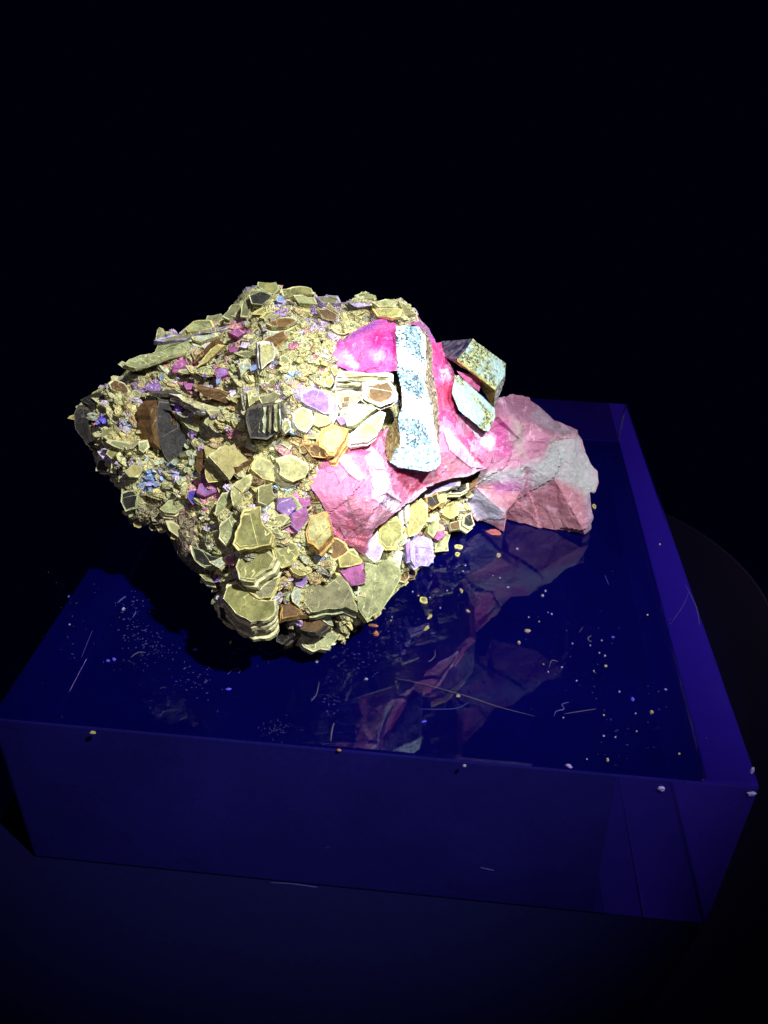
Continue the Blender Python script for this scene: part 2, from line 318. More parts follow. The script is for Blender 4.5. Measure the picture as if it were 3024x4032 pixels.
OUT = [(296,1600),(350,1555),(430,1500),(470,1480),(505,1440),(620,1395),(640,1310),(700,1315),(760,1270),(860,1265),(900,1215),(965,1130),(1040,1112),(1095,1122),(1130,1150),(1230,1140),
 (1260,1180),(1350,1190),(1400,1165),(1480,1180),(1560,1175),(1625,1210),(1650,1250),(1690,1290),(1712,1345),(1760,1400),(1800,1480),(1800,1600),(1830,1700),(1900,1760),(1915,1840),(1885,1880),(1850,1960),(1850,2055),
 (1790,2085),(1765,2120),(1755,2175),(1712,2180),(1700,2225),(1640,2250),(1640,2290),(1580,2300),(1545,2330),(1500,2400),(1450,2450),(1380,2495),(1310,2545),(1235,2570),(1180,2540),(1120,2530),(1085,2490),(1000,2490),(920,2470),(860,2425),(850,2330),
 (790,2280),(700,2200),(660,2110),(600,2080),(510,2070),(480,1990),(470,1920),(390,1850),(370,1800),(345,1720),(300,1680)]
def seg_dist(px, py, poly):
    A = np.array(poly, float); B = np.roll(A, -1, 0); q = np.stack([px.ravel(), py.ravel()], 1); best = np.full(len(q), 1e9); ins = np.zeros(len(q), bool)
    for a, b in zip(A, B):
        ab = b - a; t = np.clip(((q - a) @ ab) / (ab @ ab), 0, 1); d = np.linalg.norm(q - a - t[:, None] * ab, axis=1); best = np.minimum(best, d)
        c = (a[1] > q[:, 1]) != (b[1] > q[:, 1]); xi = (b[0] - a[0]) * (q[:, 1] - a[1]) / (b[1] - a[1] + 1e-12) + a[0]; ins ^= c & (q[:, 0] < xi)
    return best.reshape(px.shape), ins.reshape(px.shape)
def inpoly(px, py, poly):
    return bool(seg_dist(np.array([float(px)]), np.array([float(py)]), poly)[1][0])
STEP = 6; gx = np.arange(284, 1930, STEP); gy = np.arange(1100, 2584, STEP); GX, GY = np.meshgrid(gx, gy); GX = GX.astype(float); GY = GY.astype(float)
DIST, INS = seg_dist(GX, GY, OUT)
# ---- broken, scaly relief: random tilted cells at two sizes
CRM, YEL, OLV, GRN, TAN, BRN, DRK = (.60,.59,.27), (.62,.55,.18), (.38,.37,.14), (.50,.56,.24), (.46,.32,.13), (.20,.10,.035), (.05,.04,.03)
PNK, MAG, PRP, LIL, BLU, DBL, PLG, GRY = (.66,.14,.36), (.62,.07,.40), (.30,.15,.52), (.50,.42,.68), (.24,.42,.80), (.10,.08,.65), (.56,.64,.46), (.30,.31,.24)
ZONES = [  # px, py, radius, colour, strength: other minerals, plus shade painted dark on the lower-left underside
 (708,1442,38,MAG,.9),(742,1515,30,PNK,.9),(931,1303,40,PNK,.8),(877,1466,30,PNK,.7),(913,1376,28,PNK,.7),(606,1526,32,PRP,.9),(696,1599,20,PRP,.9),(564,1587,18,PRP,.9),(998,1448,20,BLU,.9),(853,1496,18,DBL,.8),
 (401,1653,20,DBL,1),(672,1340,45,PRP,.6),(800,1310,45,PRP,.6),(600,1880,42,BLU,.9),(690,1855,25,BLU,.7),(805,1930,55,MAG,.8),(760,1960,25,PRP,.9),(1158,2020,55,MAG,.7),(1120,2000,30,PRP,.7),(720,1644,22,PRP,.6),
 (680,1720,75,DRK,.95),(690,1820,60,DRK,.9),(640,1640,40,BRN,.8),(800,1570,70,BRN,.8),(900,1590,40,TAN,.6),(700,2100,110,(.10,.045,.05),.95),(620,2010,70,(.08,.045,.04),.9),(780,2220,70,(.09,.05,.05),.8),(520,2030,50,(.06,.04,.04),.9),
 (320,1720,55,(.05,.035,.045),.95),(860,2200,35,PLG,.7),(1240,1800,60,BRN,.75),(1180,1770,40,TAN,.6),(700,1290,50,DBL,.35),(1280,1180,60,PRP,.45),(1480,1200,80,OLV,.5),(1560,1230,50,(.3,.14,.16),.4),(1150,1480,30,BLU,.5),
 (1100,1250,45,PRP,.4),(1230,1560,50,PRP,.7),(1650,2170,60,LIL,.9),(1580,2060,50,LIL,.5),(1740,2090,24,MAG,.9),(1390,2266,40,MAG,.9),(1510,2320,80,GRN,.7),(1100,2510,90,(.12,.08,.05),.85),(1000,2480,60,(.10,.07,.05),.7),
 (1250,2440,70,(.24,.19,.10),.7),(1250,2540,50,PLG,.5),(1140,2535,18,(.55,.25,.08),1),(1760,1950,80,(.30,.22,.12),.6),(1800,2020,50,(.35,.30,.14),.6),(1000,1640,60,(.22,.22,.18),.8),(880,1700,70,CRM,.5),(473,1720,110,YEL,.35),
 (940,1790,60,TAN,.5),(1060,1940,60,YEL,.4),(850,1350,30,BRN,.7),(1080,1420,40,BRN,.5),(1020,1850,40,BRN,.7),(900,1880,40,BRN,.5)]
ZP = np.array([(z[0], z[1], z[2]) for z in ZONES], float); ZC = np.array([z[3] for z in ZONES]); ZS = np.array([z[4] for z in ZONES])
PAL = np.array([CRM, CRM, YEL, OLV, OLV, GRN, GRN, PLG, GRY, TAN, LIL, CRM, OLV])
def zone_color(px, py, jit=1.0):
    c = np.array(PAL[rng.integers(len(PAL))]) * rng.uniform(.75, 1.1); u = rng.random()
    if u < .02: c = np.array(PNK)
    elif u < .035: c = np.array(PRP)
    elif u < .075: c = np.array(LIL)
    elif u < .09: c = np.array(BLU)
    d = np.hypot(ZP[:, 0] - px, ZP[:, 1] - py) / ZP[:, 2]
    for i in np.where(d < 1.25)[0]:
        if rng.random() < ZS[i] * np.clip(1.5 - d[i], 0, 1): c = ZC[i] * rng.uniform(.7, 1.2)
    return c
def cells(n, sx, sy, tilt, off):
    s = np.stack([rng.uniform(284, 1930, n), rng.uniform(1100, 2584, n)], 1); ang = rng.uniform(-.9, .5, n); asp = rng.uniform(.5, 1.8, n)
    best = np.full(GX.shape, 1e9); ID = np.zeros(GX.shape, int)
    for i in range(n):
        R_ = 2.6 * sx; i0, i1 = np.searchsorted(gx, (s[i, 0] - R_, s[i, 0] + R_)); j0, j1 = np.searchsorted(gy, (s[i, 1] - R_, s[i, 1] + R_))
        if i1 <= i0 or j1 <= j0: continue
        dx = GX[j0:j1, i0:i1] - s[i, 0]; dy = GY[j0:j1, i0:i1] - s[i, 1]; ca, sa = math.cos(ang[i]), math.sin(ang[i])
        d = np.hypot((dx * ca + dy * sa) / asp[i], -dx * sa + dy * ca) + rng.uniform(0, sx * .25); b = best[j0:j1, i0:i1]; mk = d < b; b[mk] = d[mk]; ID[j0:j1, i0:i1][mk] = i
    tx, ty = rng.normal(0, tilt, n), rng.normal(0, tilt, n); o = rng.normal(0, off, n)
    D = o[ID] + (tx[ID] * (GX - s[ID, 0]) + ty[ID] * (GY - s[ID, 1])) * .06
    return D, ID, s
D0, I0, s0 = cells(260, 95, 95, .24, .8); D1, I1, s1 = cells(1500, 38, 38, .26, .34); D2, I2, s2 = cells(6000, 19, 19, .26, .16)
DISP = np.clip(D0, -3.2, 3.2) + np.clip(D1, -1.6, 1.6) + np.clip(D2, -.8, .8)
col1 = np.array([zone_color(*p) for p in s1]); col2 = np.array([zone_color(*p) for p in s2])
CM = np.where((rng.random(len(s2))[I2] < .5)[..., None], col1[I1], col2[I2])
# calmer where the calcite and the dark under-faces are
QUIET = [(1450,1950,190),(1600,1800,190),(1450,1380,120),(1740,1550,90),(1600,1450,90),(700,2120,90),(680,1740,70)]
q = np.ones(GX.shape)
for x, y, r in QUIET: q = np.minimum(q, .25 + .75 * np.clip((np.hypot(GX - x, GY - y) / r - .7) / .5, 0, 1))
edge = np.clip(DIST / 55, 0, 1)
YF = depth(GX, GY) - DISP * q * (0.5 + .5 * edge) + 8 * (1 - np.sqrt(1 - (1 - edge) ** 2))
def grid_world(YM):
    d = np.stack([(GX - 1512) / F, -(GY - 2016) / F, -np.ones_like(GX)], -1) @ RM.T
    t = (YM - CAM[1]) / d[..., 1]; return CAM + d * t[..., None]
PF = grid_world(YF * MM)
THICK = .004 + .050 * np.sqrt(np.clip(DIST / 330, 0, 1))
PB = PF.copy(); PB[..., 1] += THICK; PB[..., 0] *= (1 - .12 * np.clip(DIST / 330, 0, 1)); PB[..., 2] -= .60 * THICK 
for P_ in (PF, PB): P_[..., 2] = np.maximum(P_[..., 2], .0004 + (0 if P_ is PF else .0002))
vid = -np.ones(GX.shape, int); Q = INS[:-1, :-1] & INS[1:, :-1] & INS[:-1, 1:] & INS[1:, 1:]
used = np.zeros(GX.shape, bool); used[:-1, :-1] |= Q; used[1:, :-1] |= Q; used[:-1, 1:] |= Q; used[1:, 1:] |= Q
vid[used] = np.arange(used.sum()); nv = used.sum()
a, b, c_, d_ = vid[:-1, :-1][Q], vid[:-1, 1:][Q], vid[1:, 1:][Q], vid[1:, :-1][Q]
front = np.stack([a, d_, c_, b], 1); back = np.stack([a, b, c_, d_], 1) + nv
Qp = np.pad(Q, 1); walls = []
for (dj, di, e0, e1) in ((-1, 0, (0, 0), (0, 1)), (1, 0, (1, 1), (1, 0)), (0, -1, (1, 0), (0, 0)), (0, 1, (0, 1), (1, 1))):
    nb = Qp[1 + dj:Qp.shape[0] - 1 + dj, 1 + di:Qp.shape[1] - 1 + di]; J, I = np.where(Q & ~nb)
    v0 = vid[J + e0[0], I + e0[1]]; v1 = vid[J + e1[0], I + e1[1]]; walls.append(np.stack([v0, v1, v1 + nv, v0 + nv], 1))
faces = np.concatenate([front, back] + walls)
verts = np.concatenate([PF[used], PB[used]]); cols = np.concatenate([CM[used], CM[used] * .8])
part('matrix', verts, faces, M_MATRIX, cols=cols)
def ysurf(px, py, r=0):
    i = np.clip(int((px - gx[0]) / STEP), 0, len(gx) - 1); j = np.clip(int((py - gy[0]) / STEP), 0, len(gy) - 1); k = int(r / STEP)
    return float(YF[max(j - k, 0):j + k + 1, max(i - k, 0):i + k + 1].min())
# ---- plates: a flat crystal whose outline is given, at the surface, tilted, with a bright rim and a thickness
def plate(name, poly, tilt=(0, 0), lift=2.0, thick=3.0, face=None, rim=None, inset=.13, layers=1, label=None, y=None, jit=.0):
    poly = np.array(poly, float); c = poly.mean(0); r = np.abs(poly - c).max()
    y0 = (ysurf(c[0], c[1], min(r * .45, 40)) - lift * .4) if y is None else y
    P0 = atY(c[0], c[1], y0 * MM); toc = CAM - P0; toc /= np.linalg.norm(toc)
    n = toc + tilt[0] * CX + tilt[1] * CY; n /= np.linalg.norm(n)
    # subdivide and roughen the outline
    pts = []
    for i in range(len(poly)):
        p, qn = poly[i], poly[(i + 1) % len(poly)]; L_ = np.linalg.norm(qn - p); k = max(1, int(L_ / 22))
        for s in range(k):
            o = p + (qn - p) * s / k; pts.append(o + (rng.normal(0, 2.6, 2) if s else rng.normal(0, 1.5, 2)))
    pts = np.array(pts); m_ = len(pts); vs = []; fs = []; idx = []
    d = np.array([ray(*p) for p in pts]); t = ((P0 - CAM) @ n) / (d @ n); top = CAM + d * t[:, None]
    def addring(A):
        i0 = len(vs); vs.extend(A); return list(range(i0, i0 + m_))
    cc = top.mean(0); th = thick * MM / layers
    rw = rng.uniform(.15, 1.9, m_); rw = (rw + np.roll(rw, 1) + .6 * np.roll(rw, 2)) / 2.6; inn = cc + (top - cc) * (1 - inset * rw[:, None]); inn = inn - n * .00008 * rng.uniform(0, 1.6, (m_, 1))
    r0 = addring(inn); r1 = addring(top + n * .00005); ci = len(vs); vs.append(cc - n * .0001)
    for i in range(m_):
        j = (i + 1) % m_; fs += [(ci, r0[i], r0[j]), (r0[i], r1[i], r1[j], r0[j])]; idx += [0, 1]
    for _t in range(0 if r < 26 else int(rng.random() < .6) if r < 50 else 1 + int(rng.random() < .4)):      # growth terraces on the face
        an = rng.uniform(0, 6.28); u_ = CX * math.cos(an) + CY * math.sin(an); cut = rng.uniform(-.35, .35) * r * .062 * MM; sgn = [(p - cc) @ u_ - cut for p in inn]; pl_ = []
        for i in range(m_):
            j = (i + 1) % m_
            if sgn[i] > 0: pl_.append(inn[i])
            if (sgn[i] > 0) != (sgn[j] > 0): pl_.append(inn[i] + (inn[j] - inn[i]) * sgn[i] / (sgn[i] - sgn[j]))
        if len(pl_) < 3: continue
        pl_ = np.array(pl_); c2_ = pl_.mean(0); hgt = (.00016 + .00010 * _t); k_ = len(pl_); pl_ = c2_ + (pl_ - c2_) * rng.uniform(.86, 1.0, (k_, 1)) 
        i0 = len(vs); vs.extend(pl_ - n * .0001); vs.extend(pl_ + n * hgt); vs.extend(c2_ + (pl_ - c2_) * (1 - .09 * rng.uniform(.1, 1.1, (k_, 1))) + n * (hgt + .00002)); vs.append(c2_ + n * hgt)
        for i in range(k_):
            j = (i + 1) % k_; fs += [(i0 + i, i0 + j, i0 + k_ + j, i0 + k_ + i), (i0 + k_ + i, i0 + k_ + j, i0 + 2 * k_ + j, i0 + 2 * k_ + i), (i0 + 2 * k_ + i, i0 + 2 * k_ + j, i0 + 3 * k_)]; idx += [1, 1, 0]
    prev = r1
    for l in range(layers):
        s_ = 1 + (rng.uniform(-.05, .06) if l else 0); sh = (CX * rng.normal(0, .0004) + CY * rng.normal(0, .0004)) if l else 0
        base = cc + (top - cc) * s_ + sh
        if l:
            q1 = addring(base - n * (th * l + .00002) ); 
            for i in range(m_): j = (i + 1) % m_; fs.append((prev[i], q1[i], q1[j], prev[j])); idx.append(1)
            prev = q1
        q2 = addring(base * 1 - n * (th * (l + 1) - (th * .25 if layers > 1 else 0)) + (rng.normal(0, .00008, (m_, 3))))
        for i in range(m_): j = (i + 1) % m_; fs.append((prev[i], q2[i], q2[j], prev[j])); idx.append(1)
        prev = q2
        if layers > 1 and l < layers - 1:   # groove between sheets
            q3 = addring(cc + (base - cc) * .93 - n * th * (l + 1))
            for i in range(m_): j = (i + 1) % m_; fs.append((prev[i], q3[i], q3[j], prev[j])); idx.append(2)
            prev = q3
    fs.append(tuple(prev)); idx.append(1)
    bmx = bmesh.new(); V = [bmx.verts.new(x - np.array(BASE)) for x in vs]
    for f, k in zip(fs, idx):
        try: bf = bmx.faces.new([V[a] for a in f]); bf.material_index = k
        except ValueError: pass
    bmesh.ops.recalc_face_normals(bmx, faces=bmx.faces); me = bpy.data.meshes.new(name); bmx.to_mesh(me); bmx.free()
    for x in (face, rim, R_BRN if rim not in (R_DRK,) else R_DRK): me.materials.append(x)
    o = bpy.data.objects.new(name, me); C.objects.link(o); o.parent = ROCK
    if label: o['label'] = label
    return o
def T(poly, ox, oy, s): return [(ox + x * s, oy + y * s) for x, y in poly]
c1 = lambda p: T(p, 250, 1050, .6028); c3 = lambda p: T(p, 350, 1700, .6028); c4 = lambda p: T(p, 1100, 1750, .4822); cA = lambda p: T(p, 1250, 1200, .3315); cB = lambda p: T(p, 1650, 1250, .4521)
c8 = lambda p: T(p, 280, 1380, .3315)
def hexa(cx, cy, w, h, ang=0, n=6, jit=.16):
    a = math.radians(ang); out_ = []
    for k in range(n):
        t = 2 * math.pi * (k + .5) / n; rr = 1 + rng.uniform(-jit, jit); x, y = w * .5 * math.cos(t) * rr, h * .5 * math.sin(t) * rr
        out_.append((cx + x * math.cos(a) - y * math.sin(a), cy + x * math.sin(a) + y * math.cos(a)))
    return out_
MP = 'mica_plate'; MB = 'mica_book'; CG = 'calcite_grain'
# front lower group
plate(MP, c3([(1010,505),(1110,490),(1130,600),(1165,640),(1200,670),(1190,740),(1090,760),(980,775),(945,735),(955,660),(985,600)]), (-.15,.25), 3, 4, P_OLV, R_YEL, .08, 2, 'largest hexagonal olive plate with bright yellow rim')
plate(MP, c3([(1230,715),(1310,698),(1360,750),(1372,800),(1330,870),(1265,895),(1215,860),(1195,760)]), (.05,.1), 3, 3, P_OLV, R_YEL, .09, 1)
plate(MP, c3([(850,620),(930,545),(960,570),(945,700),(900,745),(850,700)]), (-.35,.2), 2, 3, P_GRN, R_CRM, .1, 2)
plate(MP, c3([(870,400),(930,390),(935,430),(870,520),(820,545),(835,460)]), (-.3,.3), 2, 3, P_GRN, R_CRM, .1, 3)
plate(MB, c3([(1000,780),(1180,770),(1225,830),(1190,890),(1070,980),(980,965),(960,880)]), (-.25,.35), 2, 6, P_OLV, R_CRM, .07, 4)
plate(MP, c3([(1110,935),(1225,910),(1250,980),(1190,1080),(1110,1092),(1035,1040)]), (.0,.3), 4, 3, P_GRY, R_YEL, .08, 2)
plate(MB, c3([(900,1010),(960,985),(1030,1040),(1110,1100),(1215,1105),(1230,1170),(1170,1230),(1060,1240),(960,1190),(880,1090)]), (-.1,.6), 4, 9, P_OLV, R_CRM, .06, 6)
plate(MP, c3([(1040,1165),(1110,1125),(1215,1108),(1190,1170),(1110,1220),(1060,1205)]), (-.05,.5), 6, 2, P_GRY, R_YEL, .09, 1)
plate(MB, c3([(830,1130),(880,1140),(960,1200),(1040,1260),(1100,1265),(1090,1310),(1030,1320),(930,1270),(850,1210)]), (-.5,.2), 2, 6, P_DRK, R_CRM, .10, 4)
plate(MB, c3([(1040,1225),(1170,1240),(1235,1170),(1250,1230),(1180,1290),(1090,1300)]), (.1,.2), 3, 5, P_CRM, R_CRM, .1, 4)
plate(MP, c4([(165,1200),(230,1140),(300,1135),(375,1165),(490,1060),(560,1130),(610,1220),(640,1370),(540,1330),(400,1345),(260,1375),(195,1290)]), (.0,.35), 3, 4, P_GRY, R_GRN, .05, 2, 'widest grey-olive plate at the lower front corner')
plate(MP, c4([(455,1040),(490,1050),(560,1150),(640,1280),(610,1270),(520,1180)]), (.5,.3), 5, 2, P_YEL, R_YEL, .2, 1)
plate(MP, c4([(385,880),(400,750),(480,760),(550,810),(575,880),(460,945),(430,940)]), (.2,.1), 3, 3, P_TAN, R_YEL, .10, 2)
plate(MP, c4([(480,930),(560,870),(680,945),(670,975),(580,1000),(490,1005)]), (.3,.2), 3, 3, P_YEL, R_YEL, .16, 1)
plate(MB, c4([(270,580),(390,545),(415,650),(425,740),(370,800),(320,865),(235,800),(215,720),(240,640)]), (-.2,.35), 3, 5, P_CRM, R_TAN, .09, 4)
plate(MP, c4([(815,690),(870,612),(960,585),(1010,645),(1005,770),(945,855),(862,866),(805,790)]), (.35,.1), 3, 3, P_OLV, R_YEL, .06, 2, 'oval olive plate at the lower right rim of the pink calcite')
plate(MP, c4([(1070,490),(1160,440),(1212,500),(1205,620),(1120,740),(1060,755),(1050,600)]), (.45,.15), 3, 3, P_YEL, R_YEL, .12, 2)
plate(MP, c4([(1345,500),(1440,450),(1475,500),(1460,580),(1390,610),(1335,570)]), (.4,.2), 3, 3, P_YEL, R_YEL, .2, 1)
plate(MP, c4([(1230,610),(1295,595),(1300,680),(1260,760),(1205,720)]), (.4,.1), 2, 3, P_GRN, R_YEL, .18, 1)
plate(MP, c4([(1290,500),(1370,410),(1395,440),(1330,520)]), (.4,.3), 2, 2, P_CRM, R_TAN, .15, 2)
plate(CG, c4([(1260,770),(1290,690),(1345,640),(1350,740),(1310,790)]), (.4,.1), 3, 4, P_PNK, P_PNK, .1, 1)
plate(MP, c4([(1360,730),(1390,740),(1375,870),(1270,880),(1270,800),(1320,790)]), (.3,0), 2, 4, P_GRN, R_CRM, .12, 2)
plate(CG, c4([(490,1035),(600,975),(690,965),(700,1135),(590,1160)]), (.4,.1), 4, 5, P_PNK, P_PNK, .06, 1, 'square magenta grain beside the widest grey plate')
plate(CG, c3([(1350,950),(1425,945),(1420,990),(1390,1015),(1350,1005)]), (.1,.1), 3, 3, P_PRP, R_LIL, .1, 1)
plate('lilac_bundle', c4([(1020,790),(1080,750),(1150,745),(1240,775),(1268,920),(1220,1000),(1150,990),(1100,1032),(1050,965),(1020,900)]), (.45,-.1), 3, 7, P_LIL, R_LIL, .06, 1, 'upright bundle of pale lilac prisms at the right base')
for k in range(6):
    x = 1035 + k * 38; plate('lilac_prism', c4([(x,770 + (k % 3) * 12),(x + 32,765 + (k % 2) * 20),(x + 34,960 + (k * 37 % 45)),(x + 4,975 - (k * 29 % 40))]), (.3 + .12 * (k % 3),-.05), 5, 2, P_LIL if k % 2 else P_PRP, R_LIL, .2, 1)
plate('green_mass', c4([(700,965),(800,990),(900,935),(985,1000),(995,1060),(940,1200),(880,1290),(830,1360),(760,1400),(720,1460),(650,1340),(600,1180),(700,1150)]), (.35,.1), 2, 9, P_GRN, R_GRN, .05, 2, 'large mottled green mass at the right foot of the rock')
plate(MP, c4([(715,1455),(760,1400),(830,1355),(830,1385),(770,1430)]), (.3,-.1), 4, 2, P_YEL, R_CRM, .25, 1)
plate('clear_cleavage', c4([(695,880),(720,790),(800,700),(830,800),(850,860),(820,940),(780,965),(720,920)]), (.4,.2), 2.5, 5, P_LIL, R_WHT, .12, 1)
plate(MP, c4([(860,900),(960,860),(1010,880),(980,1010),(940,1020)]), (.3,.2), 2, 5, P_PLG, R_WHT, .1, 3)
plate(MP, c4([(990,1060),(1050,1010),(1060,1090),(1030,1130),(980,1120)]), (.2,.3), 3, 4, P_TAN, R_CRM, .15, 2)
plate(MP, c4([(1065,1060),(1110,1035),(1142,1060),(1135,1110),(1090,1125)]), (.2,.2), 3, 3, P_YEL, R_CRM, .18, 1)
# bottom tip
plate(MP, c3([(1350,1310),(1450,1290),(1640,1240),(1640,1330),(1560,1420),(1460,1440),(1400,1400)]), (.1,.1), 1, 6, P_GRN, R_CRM, .08, 3)
plate(MP, c3([(1350,1230),(1480,1200),(1560,1260),(1480,1310),(1380,1290)]), (-.1,.5), 1, 4, P_BRN, R_DRK, .08, 2)
plate(MP, c3([(1240,1270),(1330,1255),(1340,1330),(1270,1390),(1225,1370)]), (-.4,.0), 1, 5, P_DRK, R_DRK, .08, 2)
plate(MP, c3([(1285,1370),(1335,1365),(1340,1400),(1300,1415),(1275,1400)]), (.1,.2), 2, 3, P_TAN, R_TAN, .15, 1)
plate(MP, c3([(1500,1150),(1570,1180),(1600,1270),(1560,1260),(1510,1220)]), (.2,.3), 4, 3, P_PLG, R_CRM, .12, 2)
plate(MP, c3([(1250,1080),(1330,1100),(1400,1190),(1430,1200),(1330,1210),(1250,1230)]), (.1,.5), 1, 4, P_BRN, R_TAN, .05, 2)
plate(MP, c3([(1340,1010),(1390,1030),(1380,1150),(1330,1110),(1320,1060)]), (.1,0), 2, 3, P_PLG, R_CRM, .12, 2)
plate(MP, c3([(1300,870),(1410,920),(1425,935),(1380,940),(1330,920)]), (.1,.3), 4, 2, P_YEL, R_YEL, .25, 1)
# star of big yellow plates
plate(MP, c1([(915,1175),(990,1150),(1040,1165),(960,1240),(935,1260)]), (-.1,.5), 4, 2.5, P_YEL, R_YEL, .06, 2)
plate(MP, c1([(945,1240),(1045,1165),(1120,1175),(1150,1210),(1215,1268),(1110,1310),(1120,1345),(1085,1395),(1010,1300)]), (.15,.2), 5, 3, P_YEL, R_CRM, .05, 2, 'star-shaped yellow plate standing out left of the pink calcite')
plate(MP, c1([(920,1265),(950,1245),(1010,1305),(1065,1370),(1020,1400),(950,1410),(930,1380)]), (-.2,.0), 4, 2.5, P_YEL, R_YEL, .06, 2)
plate(MP, c1([(1060,1370),(1085,1395),(1110,1420),(1090,1420)]), (.2,0), 4, 2, P_BRN, R_BRN, .1, 1)
plate(MP, c1([(1130,1180),(1200,1170),(1240,1240),(1190,1230)]), (.0,.3), 2, 2, P_BRN, R_BRN, .1, 1)
plate(MP, c1([(1120,1310),(1220,1270),(1250,1300),(1200,1360),(1130,1380)]), (.1,-.4), 1, 2, P_BRN, R_BRN, .05, 1)
plate(MP, c1([(870,1210),(905,1190),(930,1280),(900,1360),(870,1330)]), (-.7,.0), 2, 3, P_BRN, R_BRN, .05, 1)
plate(MB, c3([(1095,160),(1170,180),(1240,250),(1225,330),(1140,310),(1060,240)]), (.1,.3), 4, 4, P_CRM, R_YEL, .1, 3)
plate(MP, c3([(1230,200),(1330,170),(1440,230),(1410,300),(1330,330),(1250,280)]), (.2,.3), 3, 4, P_CRM, R_CRM, .08, 3)
plate(MP, c3([(960,330),(1060,270),(1075,310),(990,430),(945,480),(925,400)]), (-.2,.3), 3, 3, P_CRM, R_CRM, .08, 3)
plate(MP, c3([(1110,360),(1200,330),(1210,430),(1160,480),(1105,460)]), (.0,.2), 3, 3, P_OLV, R_CRM, .1, 2)
plate(MP, c3([(1430,390),(1500,420),(1520,450),(1470,440)]), (.3,.0), 3, 3, P_BRN, R_TAN, .1, 2)
plate(CG, c3([(1230,440),(1330,430),(1360,500),(1300,560),(1230,510)]), (.1,.2), 3, 4, P_PRP, P_PRP, .1, 1)
plate(CG, c3([(1310,530),(1420,490),(1440,560),(1370,660),(1320,610)]), (.2,.1), 4, 4, P_PNK, P_PRP, .1, 1)
plate(CG, c3([(1370,430),(1440,430),(1450,480),(1380,500)]), (.2,.2), 3, 3, P_PNK, P_PNK, .1, 1)
# lower left dim group
plate(MP, c3([(215,400),(290,380),(320,420),(315,500),(240,520),(210,460)]), (-.3,.2), 4, 5, P_DRK, R_GRN, .12, 2)
plate(MP, c3([(660,740),(720,760),(800,810),(880,830),(880,890),(760,890),(690,840)]), (-.3,.3), 3, 4, P_DRK, R_GRN, .14, 3)
plate(MP, c3([(780,850),(870,820),(905,850),(850,890)]), (-.1,.4), 5, 2, P_PLG, R_CRM, .2, 2)
plate(MP, c3([(720,930),(790,940),(820,985),(760,975)]), (-.2,.4), 4, 3, P_GRN, R_CRM, .15, 2)
plate(MP, c3([(465,500),(520,450),(600,440),(650,490),(560,530),(490,525)]), (-.1,.4), 3, 3, P_GRN, R_CRM, .12, 3)
plate(CG, c3([(720,340),(780,330),(840,350),(830,400),(760,420),(700,400)]), (-.1,.3), 3, 3, P_PRP, P_PNK, .15, 1)
plate(CG, c3([(730,270),(780,280),(785,330),(735,340)]), (-.1,.3), 3, 3, P_PNK, P_PNK, .15, 1)
plate(CG, c3([(650,390),(710,380),(720,430),(680,470),(640,430)]), (-.3,.2), 3, 3, P_DBL, P_PRP, .15, 1)
for k, (x, y) in enumerate(((390,260),(430,250),(470,265),(380,300),(420,300),(465,310),(400,340),(440,345),(410,375),(520,260),(550,290),(530,320))):
    plate('blue_grain', c3(hexa(x, y, rng.uniform(28, 62), rng.uniform(26, 46), 30 * k, 5, .3)), (rng.normal(0, .3), .2), 1, 3, (P_BLU, P_PLG, P_LIL, P_BLU)[k % 4], R_LIL if k % 2 else P_BLU, .15, 1)
for k, (x, y) in enumerate(((640,90),(655,140),(670,200),(640,250),(620,310),(590,330),(690,160),(560,200),(445,200),(480,190))):
    plate('green_grain', c3(hexa(x, y, 44, 40, 50 * k)), (rng.normal(0, .3), .2), 3, 3, P_PLG, R_GRN, .2, 1)
plate('dark_slab', c1([(620,860),(690,870),(720,980),(790,1090),(820,1180),(800,1300),(720,1320),(660,1240),(610,1120),(600,980)]), (.15,.1), 3.5, 5, P_DRK, R_DRK, .03, 3, 'tall black cleavage slab in the hollow left of centre')
plate('dark_slab', c1([(560,930),(615,870),(605,1000),(620,1120),(640,1200),(590,1150)]), (.8,.0), 3.5, 5, P_BRN, R_BRN, .05, 1)
plate('dark_slab', c1([(70,960),(100,900),(165,905),(150,1010),(170,1120),(230,1230),(150,1160),(80,1060)]), (-.3,.3), 1, 6, P_DRK, R_DRK, .05, 1)
plate('dark_slab', c1([(110,870),(200,830),(275,810),(265,860),(200,890),(160,900)]), (-.3,.5), 1, 4, P_DRK, R_DRK, .05, 1)
plate(MP, c1([(80,910),(110,897),(165,903),(160,925),(110,940),(82,930)]), (-.2,.5), 4, 2, P_PLG, R_GRN, .15, 1)
plate(MP, c1([(215,1290),(235,1255),(285,1260),(300,1300),(290,1345),(212,1335)]), (-.2,.1), 3, 4, P_DRK, R_CRM, .12, 2)
plate(MP, c1([(310,1290),(345,1280),(340,1350),(305,1345)]), (-.1,.1), 4, 3, P_CRM, R_CRM, .2, 1)
plate('blue_grain', c8([(320,820),(380,790),(430,800),(440,860),(380,870)]), (-.1,.2), 5, 2.5, P_DBL, P_DBL, .15, 1)
plate(MB, c1([(290,760),(330,735),(400,760),(440,830),(460,860),(400,850),(310,800)]), (.1,.6), 2, 7, P_BRN, R_CRM, .16, 5)
plate(MP, c8([(360,940),(500,920),(560,1040),(420,1120),(370,1080)]), (-.1,.2), 4, 3, P_OLV, R_GRN, .1, 2)
plate(MP, c8([(800,1080),(900,1060),(930,1150),(860,1220),(810,1180)]), (.2,.2), 4, 3, P_GRN, R_CRM, .2, 2)
plate(MP, c8([(440,1160),(560,1110),(600,1160),(480,1280),(420,1240)]), (-.2,.1), 3, 3, P_OLV, R_CRM, .2, 2)
